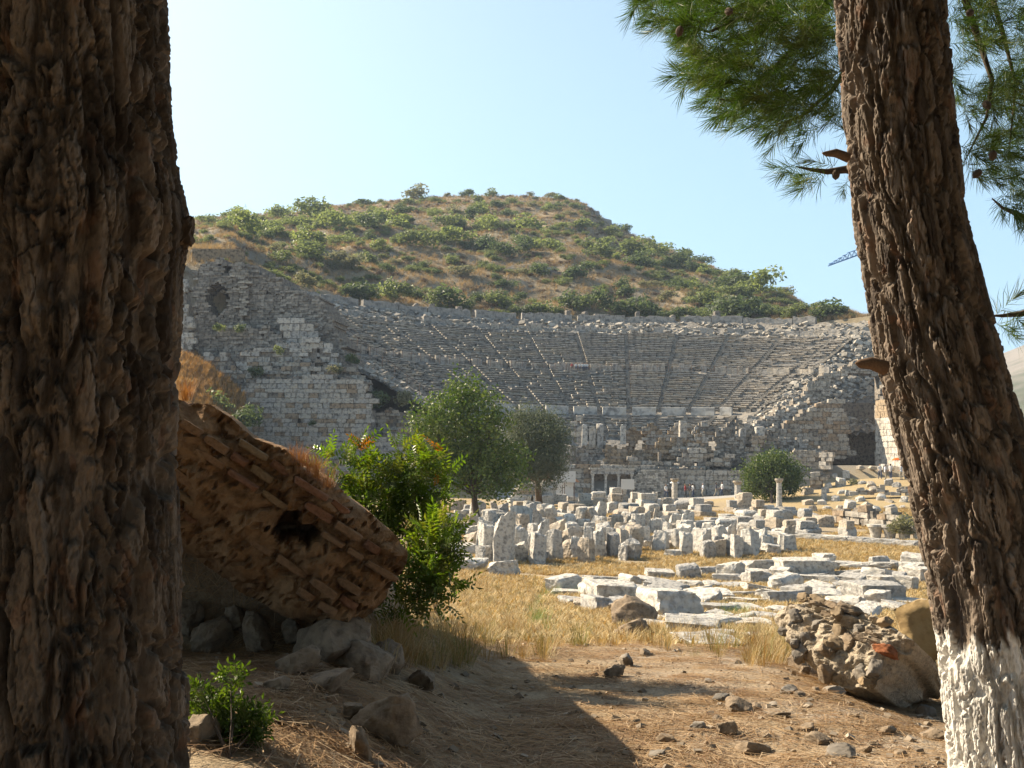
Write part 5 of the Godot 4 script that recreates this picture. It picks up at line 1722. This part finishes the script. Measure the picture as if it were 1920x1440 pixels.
	for k in 5:
		x = 975.0 + k * 14.0
		var n := 0
		while x < 1600.0 - k * 26.0:
			var w := rng.randf_range(18, 38)
			var y := lut(kerb, x) - 6.0 - k * 10.5 + rng.randf_range(-2, 2)
			var h := rng.randf_range(10, 22)
			if y - h > (934.0 if x > 1225.0 and x < 1440.0 else 922.0) and rng.randf() > 0.14:
				var m: Material = M.stones[rng.randi() % 4]
				var o := lay("cut_block", x, y, w, h, rng.randf_range(0.8, 1.4), 0.3 + rng.randf_range(-0.3, 0.3), rng.randf_range(0, 0.08), m, box[rng.randi() % 10])
				tag(o, "%s cut block, %s from the olive tree in the %s row behind the kerb" % [tone(m), ordinal(n), ordinal(k)], "stone block", "blocks behind the kerb")
				if rng.randf() < 0.4 and y - h > 925.0:
					var m2: Material = M.stones[rng.randi() % 4]
					var kk := o.position.z / -F
					var o2 := put(box[rng.randi() % 10], "top_block", m2, null, Transform3D(Basis(Vector3.UP, rng.randf_range(0, 0.6)) * Basis.from_scale(Vector3(w * 0.8 * kk, 14.0 * kk, 0.9)), o.position + Vector3(0, (h * 0.5 + 5.5) * kk, 0)))
					tag(o2, "%s slab stacked on the block %s from the olive tree, %s row behind the kerb" % [tone(m2), ordinal(n), ordinal(k)], "stone block", "blocks stacked behind the kerb")
				n += 1
			x += w * rng.randf_range(0.92, 1.25)
	# upturned capitals by the whitewashed pine
	var cap := lathe([[0.3, 0.0], [0.33, 0.25], [0.36, 0.3], [0.36, 0.4], [0.46, 0.62], [0.52, 0.66], [0.52, 0.8], [0.02, 0.8]], 16)
	for i in 4:
		var p := on_ground(1642 + i * 27, 1008 + i * 1.5)
		tag(put(cap, "capital", M.stones[i % 3], null, Transform3D(Basis.from_scale(Vector3.ONE * 1.05), p)), "round column capital, %s from the field in the row beside the pine" % ordinal(i), "capital", "capitals in a row")
	# heap by the hut, stones round the tree's foot, stones on the mound
	var n := 0
	for e in [[978, 944, 40, 16], [1018, 946, 34, 18], [1048, 945, 28, 18], [985, 932, 44, 16], [1024, 934, 30, 22], [990, 920, 36, 14], [1028, 918, 32, 16], [1006, 940, 24, 30], [968, 950, 30, 16]]:
		var p := on_ground(e[0], 948)
		var k := -p.z / F
		var up: float = (948.0 - e[1]) * k
		tag(put(box[n], "heap_block", M.stones[n % 4], null, Transform3D(Basis(Vector3.UP, rng.randf_range(-0.3, 0.3)) * Basis.from_scale(Vector3(e[2] * k, e[3] * k, 1.4)), p + Vector3(0, up + e[3] * k * 0.5, rng.randf_range(-0.4, 0.4)))), "cut block in the heap by the hut, %s counted from the ground" % ordinal(n), "stone block", "heap of blocks by the hut")
		n += 1
	n = 0
	for e in [[850, 985, 46, 22], [880, 972, 40, 18], [922, 974, 36, 20], [858, 1004, 40, 26], [905, 992, 44, 24], [845, 1020, 40, 24], [868, 1040, 52, 20], [895, 1026, 44, 30], [850, 1056, 60, 22], [935, 985, 50, 26], [980, 990, 60, 40]]:
		tag(lay("fallen_block", e[0], e[1], e[2], e[3], 1.0, rng.randf(), 0.1, M.stones[n % 4], tall[n % 14]), "fallen marble block, %s among those lying round the tree's foot" % ordinal(n), "marble block", "blocks round the tree's foot")
		n += 1
	for k in 6:
		n = 0
		var sx := rng.randf_range(1508, 1526)
		while sx < 1715.0:
			var m: Material = M.stones[rng.randi() % 4]
			var w := rng.randf_range(8, 18)
			tag(lay("mound_stone", sx, 897.0 + k * 15.0 + rng.randf_range(-5, 5), w, w * rng.randf_range(0.5, 1.2), 0.9, rng.randf() * 3.0, 0.2, m, rocks[n % 8] if n % 3 else box[n % 10], 0.2), "%s stone on the mound, %s from the round stump, %s row from the top" % [tone(m), ordinal(n), ordinal(k)], "stone", "stones on the grassy mound")
			n += 1
			sx += rng.randf_range(14, 40)
	masonry("mound_wall", "low dark dry-stone wall crossing the grass below the mound", [[1555, 990], [1556, 962], [1600, 958], [1640, 962], [1690, 964], [1700, 992]], 1555, 82, 1700, 74, 0.8, 0.45, M.ashlar, M.core, {"depth": 0.8, "jitter": 0.1, "tilt": 0.08, "lost": 0.1, "floor": 0.0})
	masonry("mound_ledge", "low stone ledge along the top of the grassy mound", [[1590, 926], [1592, 918], [1660, 916], [1720, 920], [1720, 930]], 1590, 108, 1720, 106, 0.7, 0.35, M.ashlar, M.core, {"depth": 0.8, "jitter": 0.12, "tilt": 0.08, "lost": 0.2})
	# columns
	n = 0
	for e in [[1265, 940, 42, 0.36, "short column with a capital nearest the walking people", 1], [1383, 952, 50, 0.34, "slim pale column with a capital before the small round tree", 1], [1461, 954, 56, 0.3, "tall slim column standing before the small tree's far side", 1], [1545, 938, 26, 0.3, "short grey column stub at the foot of the mound", 0], [1228, 942, 22, 0.4, "round two-drum column stub behind the kerb", 0], [1196, 1002, 44, 0.5, "fluted column stub standing up among the marble blocks", 0], [1475, 1034, 36, 0.55, "fluted grey column stub alone at the end of the marble field", 0]]:
		var p := on_ground(e[0], e[1])
		var h: float = e[2] * -p.z / F
		var rr: float = e[3]
		var c := thing("column", e[4], "column", p, "columns standing in the field")
		var v := PackedVector3Array()
		for j in 7:
			for i in 24:
				var a := -TAU * i / 24.0
				var q: float = rr * (1.0 - 0.09 * (i % 2)) * lerpf(1.0, 0.86, j / 6.0)
				v.append(Vector3(cos(a) * q, h * (0.1 + 0.76 * j / 6.0) + (0.12 * nz2.get_noise_2d(i * 9.0, n * 50.0) if j == 6 and not e[5] else 0.0), sin(a) * q))
		v.append(Vector3(0, h * 0.86, 0))
		var t := grid(24, 7, true)
		for i in 24:
			t.append_array([168, 144 + i, 144 + (i + 1) % 24])
		put(commit(v, t, PackedColorArray(), 30.0), "shaft", M.marble, c)
		put(lathe([[rr * 1.35, -0.1], [rr * 1.35, h * 0.05], [rr * 1.15, h * 0.07], [rr * 1.15, h * 0.1], [rr, h * 0.11]], 20), "base", M.marble_grey, c)
		if e[5]:
			put(lathe([[rr * 0.86, h * 0.85], [rr * 1.0, h * 0.89], [rr * 1.3, h * 0.93], [rr * 1.4, h * 0.94], [rr * 1.4, h * 1.0], [0.01, h * 1.0]], 20), "capital", M.marble_warm, c)
		n += 1

# ---------- people
func person_mesh(step: float, arm: float, sitting: bool, cols: Array) -> ArrayMesh:
	# joints with radii joined by a smooth minimum and meshed as surface nets; cols = hair, skin, shirt, trousers, shoes
	var hip := 0.93 if not sitting else 0.45
	var bones := []
	var add := func(a: Vector3, b: Vector3, ra: float, rb: float, c: int) -> void: bones.append([a, b, ra, rb, c])
	var H := Vector3(0, hip, 0)
	add.call(H, H + Vector3(0, 0.3, 0.01), 0.135, 0.125, 2)
	add.call(H + Vector3(0, 0.3, 0.01), H + Vector3(0, 0.5, 0), 0.14, 0.1, 2)
	add.call(H + Vector3(-0.15, 0.48, 0), H + Vector3(0.15, 0.48, 0), 0.075, 0.075, 2)
	add.call(H + Vector3(0, 0.52, 0), H + Vector3(0, 0.6, 0.01), 0.055, 0.05, 1)
	add.call(H + Vector3(0, 0.66, 0.03), H + Vector3(0, 0.73, 0.015), 0.075, 0.09, 1)
	add.call(H + Vector3(0, 0.7, -0.03), H + Vector3(0, 0.77, -0.01), 0.09, 0.092, 0)
	add.call(H + Vector3(0, 0.69, 0.1), H + Vector3(0, 0.67, 0.115), 0.018, 0.022, 1)
	for s in [-1.0, 1.0]:
		var k: float = s * step
		var knee := Vector3(0.1 * s, hip - 0.44, 0.12 + 0.22 * k) if not sitting else Vector3(0.12 * s, hip + 0.03, 0.42)
		var foot := Vector3(0.1 * s, 0.07, 0.3 * k - 0.02) if not sitting else Vector3(0.12 * s, 0.07, 0.46)
		add.call(Vector3(0.09 * s, hip - 0.02, 0), knee, 0.1, 0.07, 3)
		add.call(knee, foot, 0.065, 0.045, 3)
		add.call(foot - Vector3(0, 0.02, 0.03), foot + Vector3(0.01 * s, -0.025, 0.13), 0.045, 0.035, 4)
		var sh := H + Vector3(0.19 * s, 0.46, 0)
		var el := sh + Vector3(0.05 * s, -0.27, -0.06 * k)
		var ha := el + Vector3(-0.02 * s, -0.22 + 0.2 * arm, 0.1 + 0.14 * arm - 0.1 * k)
		add.call(sh, el, 0.055, 0.042, 2)
		add.call(el, ha, 0.04, 0.03, 1)
		add.call(ha, ha + (ha - el).normalized() * 0.12, 0.034, 0.024, 1)
	var cs := 0.036
	var lo := Vector3(-0.36, -0.02, -0.42)
	var nx := 21
	var ny := int((hip + 0.95) / cs) + 2
	var nzz := 29
	var f := PackedFloat32Array()
	f.resize(nx * ny * nzz)
	for j in ny:
		for l in nzz:
			for i in nx:
				var p := lo + Vector3(i, j, l) * cs
				var d := 9.0
				for b in bones:
					var ab: Vector3 = b[1] - b[0]
					var t := clampf((p - b[0]).dot(ab) / ab.length_squared(), 0.0, 1.0)
					var q: float = p.distance_to(b[0] + ab * t) - lerpf(b[2], b[3], t)
					var h := clampf(0.5 + 0.5 * (d - q) / 0.03, 0.0, 1.0)
					d = lerpf(d, q, h) - 0.03 * h * (1.0 - h)
				f[(j * nzz + l) * nx + i] = d
	var ids := {}
	var v := PackedVector3Array()
	var c := PackedColorArray()
	var tri := PackedInt32Array()
	var off := [0, 1, nx, nx + 1, nx * nzz, nx * nzz + 1, nx * nzz + nx, nx * nzz + nx + 1]
	var corner := [Vector3(0, 0, 0), Vector3(1, 0, 0), Vector3(0, 0, 1), Vector3(1, 0, 1), Vector3(0, 1, 0), Vector3(1, 1, 0), Vector3(0, 1, 1), Vector3(1, 1, 1)]
	for j in ny - 1:
		for l in nzz - 1:
			for i in nx - 1:
				var b := (j * nzz + l) * nx + i
				var sum := Vector3.ZERO
				var n := 0
				for e in [[0, 1], [2, 3], [4, 5], [6, 7], [0, 2], [1, 3], [4, 6], [5, 7], [0, 4], [1, 5], [2, 6], [3, 7]]:
					var fa := f[b + off[e[0]]]
					var fb := f[b + off[e[1]]]
					if (fa < 0.0) != (fb < 0.0):
						sum += corner[e[0]].lerp(corner[e[1]], fa / (fa - fb))
						n += 1
				if n:
					ids[b] = v.size()
					var p := lo + (Vector3(i, j, l) + sum / n) * cs
					v.append(p)
					var best := 9.0
					var ci := 0
					for bo in bones:
						var ab: Vector3 = bo[1] - bo[0]
						var t := clampf((p - bo[0]).dot(ab) / ab.length_squared(), 0.0, 1.0)
						var q: float = p.distance_to(bo[0] + ab * t) - lerpf(bo[2], bo[3], t)
						if q < best:
							best = q
							ci = bo[4]
					c.append(cols[ci])
	for j in range(1, ny - 1):
		for l in range(1, nzz - 1):
			for i in range(1, nx - 1):
				var b := (j * nzz + l) * nx + i
				for e in [[1, nx, nx * nzz], [nx, nx * nzz, 1], [nx * nzz, 1, nx]]:
					var fa := f[b]
					var fb := f[b + e[0]]
					if (fa < 0.0) != (fb < 0.0):
						var q := [ids[b - e[1] - e[2]], ids[b - e[2]], ids[b], ids[b - e[1]]]
						if fa < 0.0:
							q.reverse()
						tri.append_array([q[0], q[1], q[2], q[0], q[2], q[3]])
	return commit(v, tri, c)

func parasol(label: String, p: Vector3, m: Material) -> void:
	var o := thing("parasol", label, "parasol", p, "parasols over the visitors")
	put(tube_mesh([Vector3(0, 0.9, 0), Vector3(0, 2.2, 0)], [0.014, 0.014], 6), "pole", M.rust, o)
	put(lathe([[0.62, 1.9], [0.6, 1.96], [0.4, 2.1], [0.2, 2.18], [0.01, 2.22]], 8, 10.0), "canopy", m, o)

func build_people() -> void:
	rng.seed = 91
	var skin := Color(0.42, 0.26, 0.17)
	var hair := [Color(0.05, 0.035, 0.025), Color(0.25, 0.18, 0.1), Color(0.4, 0.38, 0.35)]
	var sets := [
		[Color(0.75, 0.74, 0.72), Color(0.06, 0.08, 0.14)], [Color(0.5, 0.09, 0.08), Color(0.08, 0.08, 0.08)], [Color(0.65, 0.68, 0.74), Color(0.4, 0.36, 0.28)], [Color(0.08, 0.08, 0.1), Color(0.35, 0.3, 0.22)],
	]
	var walk := []
	var sit := []
	for i in 4:
		var cl := [hair[i % 3], skin, sets[i][0], sets[i][1], Color(0.08, 0.06, 0.05)]
		walk.append(person_mesh([0.7, -0.5, 0.15, 0.9][i], [0.3, 0.0, 0.8, 0.2][i], false, cl))
		if i < 2:
			sit.append(person_mesh(0.0, 0.6, true, cl))
	var n := 0
	for e in [[1250, 0, 0.4, "person in a white top standing beside the brick wall"], [1284, 1, 1.2, "person in a red top walking past the short column"], [1291, 3, -0.5, "person in a dark top walking behind the short column"], [1300, 0, 2.0, "person in a white top walking near the red-topped person"], [1317, 2, -1.4, "person in a pale blue top walking alone along the wall"], [1339, 3, 1.5, "person in a dark top in the middle of the road"], [1355, 0, -1.2, "person in a white top walking towards the small tree"], [1262, 2, 0.2, "person in a pale top under the white parasol"]]:
		var p := Vector3((e[0] - 960.0) / F * 134.0, 0, -134.0 + (n % 3) * 0.8)
		p.y = gh(p.x, p.z)
		tag(put(walk[e[1]], "person", M.cloth, null, Transform3D(Basis(Vector3.UP, e[2]), p)), e[3], "person", "people walking by the stage")
		if n == 7:
			parasol("white parasol carried beside the short column", p + Vector3(0.15, 0, 0.1), M.white)
		n += 1
	n = 0
	for e in [[1068, 1], [1076, 0], [1083, 0], [1089, 0], [1094, 0], [1098, 0]]:
		var a := rad_to_deg(atan2((e[0] - 960.0) / F * 191.0 - CX, 47.0)) 
		var p := polar(45.2, a, cone(45.2) + 0.42)
		tag(put(sit[e[1]], "person", M.cloth, null, Transform3D(Basis(Vector3.UP, 0.1), p)), "person sitting on the landing below the fence, %s from the olive tree's side" % ordinal(n), "person", "people sitting on the landing")
		n += 1
	n = 0
	for e in [[1650, 888, 0], [1660, 890, 2], [1670, 889, 0], [1690, 890, 2], [1698, 889, 0]]:
		var p := on_ground(e[0], e[1] + 10)
		tag(put(walk[e[2]], "person", M.cloth, null, Transform3D(Basis(Vector3.UP, n * 1.3), p)), "person in a %s top on the mound, %s towards the whitewashed pine" % ["white" if e[2] == 0 else "pale blue", ordinal(n)], "person", "people on the mound")
		if n == 3:
			parasol("orange parasol above the people on the mound", p + Vector3(-0.5, 0.3, 0.1), M.orange)
		n += 1

# ---------- grass, litter, small stones
func build_small() -> void:
	rng.seed = 95
	var n := 0
	for e in [[1175, 1248, 30, 26], [1208, 1230, 26, 14], [1150, 1268, 40, 22], [1350, 1314, 30, 14], [1388, 1336, 50, 24], [1420, 1332, 18, 12], [1480, 1300, 30, 12], [1510, 1268, 20, 22], [1500, 1310, 22, 14], [1562, 1302, 40, 18], [1530, 1300, 16, 14], [1362, 1378, 32, 28], [1310, 1370, 26, 18], [1345, 1352, 18, 10], [1412, 1412, 50, 22], [1450, 1326, 18, 10], [1510, 1370, 30, 12], [1540, 1394, 36, 16], [1735, 1340, 30, 20], [1660, 1374, 34, 14], [1745, 1386, 44, 18], [1575, 1416, 44, 18], [1620, 1412, 24, 12], [1640, 1400, 20, 10], [1330, 1280, 18, 8], [1460, 1345, 40, 10], [1250, 1390, 30, 14], [1230, 1420, 26, 14], [1690, 1420, 20, 14], [1600, 1345, 22, 10]]:
		var o := lay("path_stone", e[0], e[1], e[2], e[3], e[2] * 0.004 * 0.9, rng.randf() * TAU, 0.3, M.boulder if n % 3 else M.core, rocks[n % 8], 0.2)
		tag(o, "small %s stone on the dirt path, %s counting down from the slabs" % ["brown" if n % 3 else "grey", ordinal(n)], "stone", "stones on the path")
		n += 1
	var peb := []
	var pc := []
	for i in 2600:
		var d := 4.8 + 9.0 * pow(rng.randf(), 1.5)
		var x := rng.randf_range(-0.4, 0.52) * d
		var s := 0.008 + 0.03 * pow(rng.randf(), 4.0)
		peb.append(Transform3D(Basis.from_euler(Vector3(rng.randf(), rng.randf() * TAU, rng.randf())).scaled(Vector3(s * 1.4, s, s)), Vector3(x, gh(x, -d) + s * 0.2, -d)))
		pc.append(Color(0.46, 0.39, 0.31) * rng.randf_range(0.6, 1.3))
	tag(scatter(boxes[2], peb, pc, "gravel", M.rubble), "loose gravel and crumbs of stone on the path", "gravel", "", "stuff")
	# pine needle and straw litter
	var v := PackedVector3Array()
	var t := PackedInt32Array()
	for i in 26:
		var a := rng.randf() * TAU
		var p := Vector3(rng.randfn() * 0.07, rng.randf_range(0.0, 0.012), rng.randfn() * 0.07)
		var u := Vector3(cos(a), rng.randf_range(-0.1, 0.14), sin(a)) * rng.randf_range(0.03, 0.07)
		var w := Vector3(-sin(a), 0.3, cos(a)) * 0.0013
		var k := v.size()
		v.append_array([p - u - w, p + u - w, p + u + w, p - u + w])
		t.append_array([k, k + 1, k + 2, k, k + 2, k + 3])
	var litter := commit(v, t, PackedColorArray(), 0.0)
	var xf := []
	var cs := []
	for i in 30000:
		var d := 4.3 + 13.0 * pow(rng.randf(), 1.35)
		var x := rng.randf_range(-0.5, 0.55) * d
		var c := ground_col(x, d)
		if c.b > 0.165 and rng.randf() < 0.85:
			continue
		var tilt := Vector3((gh(x - 0.1, -d) - gh(x + 0.1, -d)) * 5.0, 1, (gh(x, -d - 0.1) - gh(x, -d + 0.1)) * 5.0).normalized()
		var b := Basis(tilt.cross(Vector3.FORWARD).normalized(), tilt, Vector3.ZERO)
		b.z = b.x.cross(b.y)
		var s := rng.randf_range(0.8, 1.8)
		xf.append(Transform3D(b.rotated(tilt, rng.randf() * TAU) * Basis.from_scale(Vector3.ONE * s), Vector3(x, gh(x, -d) + 0.002, -d)))
		cs.append([Color(0.5, 0.35, 0.2), Color(0.42, 0.28, 0.15), Color(0.6, 0.46, 0.3), Color(0.34, 0.22, 0.13)][rng.randi() % 4])
	tag(scatter(litter, xf, cs, "needle_litter", M.dry), "fallen brown pine needles and straw covering the path", "litter", "", "stuff")
	# dry grass of the field and taller tufts on the near slope
	var short := grass_mesh(7, 14, 0.16, 0.01, 0.2)
	xf = []
	cs = []
	for i in 60000:
		var d := 12.5 + 87.5 * pow(rng.randf(), 0.9)
		var x := rng.randf_range(-0.12, 0.46) * d
		if d < 16.5 + 9.0 * nz.get_noise_2d(x * 7.0, 3.0) + 3.0 * rng.randfn():
			continue
		if nz.get_noise_2d(x * 1.1 + 9.0, d * 0.8) > 0.36:
			continue
		var s := rng.randf_range(0.8, 1.7) * (1.0 + d / 90.0)
		xf.append(Transform3D(Basis(Vector3.UP, rng.randf() * TAU).scaled(Vector3(s * 1.15, s * 0.5, s * 1.15)), Vector3(x, gh(x, -d) - 0.01, -d)))
		cs.append([Color(0.62, 0.48, 0.25), Color(0.54, 0.41, 0.21), Color(0.7, 0.58, 0.34), Color(0.46, 0.37, 0.18)][rng.randi() % 4])
	tag(scatter(short, xf, cs, "field_grass", M.dry), "short golden dry grass over the marble field", "grass", "", "stuff")
	var high := grass_mesh(8, 26, 0.42, 0.006, 0.42)
	xf = []
	cs = []
	for z in [[870, 1090, 1010, 1200, 260], [1000, 1090, 1180, 1170, 120], [1400, 1170, 1500, 1250, 110], [1200, 1180, 1440, 1215, 60], [700, 1180, 880, 1260, 90], [560, 890, 600, 930, 0], [1690, 1240, 1760, 1300, 40], [880, 1190, 1060, 1240, 40], [1040, 1170, 1260, 1215, 60], [1240, 1200, 1480, 1235, 30], [880, 1070, 960, 1110, 60]]:
		for i in z[4]:
			var p := on_ground(rng.randf_range(z[0], z[2]), rng.randf_range(z[1], z[3]))
			var s := rng.randf_range(0.3, 0.85)
			xf.append(Transform3D(Basis(Vector3.UP, rng.randf() * TAU).scaled(Vector3(s * 1.2, s, s * 1.2)), p - Vector3(0, 0.02, 0)))
			cs.append([Color(0.5, 0.38, 0.2), Color(0.42, 0.3, 0.15), Color(0.6, 0.49, 0.3), Color(0.3, 0.3, 0.12)][rng.randi() % 4])
	tag(scatter(high, xf, cs, "tall_grass", M.dry), "tufts of tall dry grass on the slope before the slabs", "grass", "", "stuff")
	# dry tufts rooted on the top edge of the brick fragment, green tufts among the slabs, bank grass
	xf = []
	cs = []
	for e in [[345, 740], [352, 735], [560, 860], [575, 870], [585, 880], [590, 878], [600, 888], [570, 866], [545, 850], [610, 900]]:
		for k in 3:
			xf.append(Transform3D(Basis(Vector3.UP, rng.randf() * TAU).scaled(Vector3.ONE * rng.randf_range(0.22, 0.4)), at(e[0] + rng.randfn() * 6.0, e[1] + rng.randf_range(8, 16), 6.75)))
			cs.append([Color(0.5, 0.28, 0.12), Color(0.42, 0.22, 0.1)][rng.randi() % 2])
	tag(scatter(high, xf, cs, "edge_grass", M.dry), "reddish dry grass tufts along the brick fragment's top edge", "grass", "", "stuff")
	xf = []
	cs = []
	for z in [[1020, 1096, 1090, 1120, 30], [1195, 1120, 1230, 1150, 20], [985, 1120, 1030, 1190, 26], [1350, 1150, 1400, 1170, 10]]:
		for i in z[4]:
			xf.append(Transform3D(Basis(Vector3.UP, rng.randf() * TAU).scaled(Vector3.ONE * rng.randf_range(0.5, 0.9)), on_ground(rng.randf_range(z[0], z[2]), rng.randf_range(z[1], z[3]))))
			cs.append([Color(0.2, 0.28, 0.06), Color(0.26, 0.32, 0.09)][rng.randi() % 2])
	tag(scatter(high, xf, cs, "green_grass", M.leaf), "fresh green grass tufts between the near slabs", "grass", "", "stuff")
	xf = []
	cs = []
	var bank := grass_mesh(9, 16, 0.9, 0.05, 0.8)
	for i in 5000:
		var px := rng.randf_range(330, 458)
		var d := rng.randf_range(112, 151)
		xf.append(Transform3D(Basis(Vector3.UP, rng.randf() * TAU).scaled(Vector3.ONE * rng.randf_range(0.6, 1.2)), Vector3((px - 960.0) / F * d, hill_h(px, d), -d)))
		cs.append([Color(0.5, 0.33, 0.13), Color(0.4, 0.26, 0.11)][rng.randi() % 2])
	tag(scatter(bank, xf, cs, "bank_grass", M.dry), "golden dry grass on the bank under the arched niche", "grass", "", "stuff")
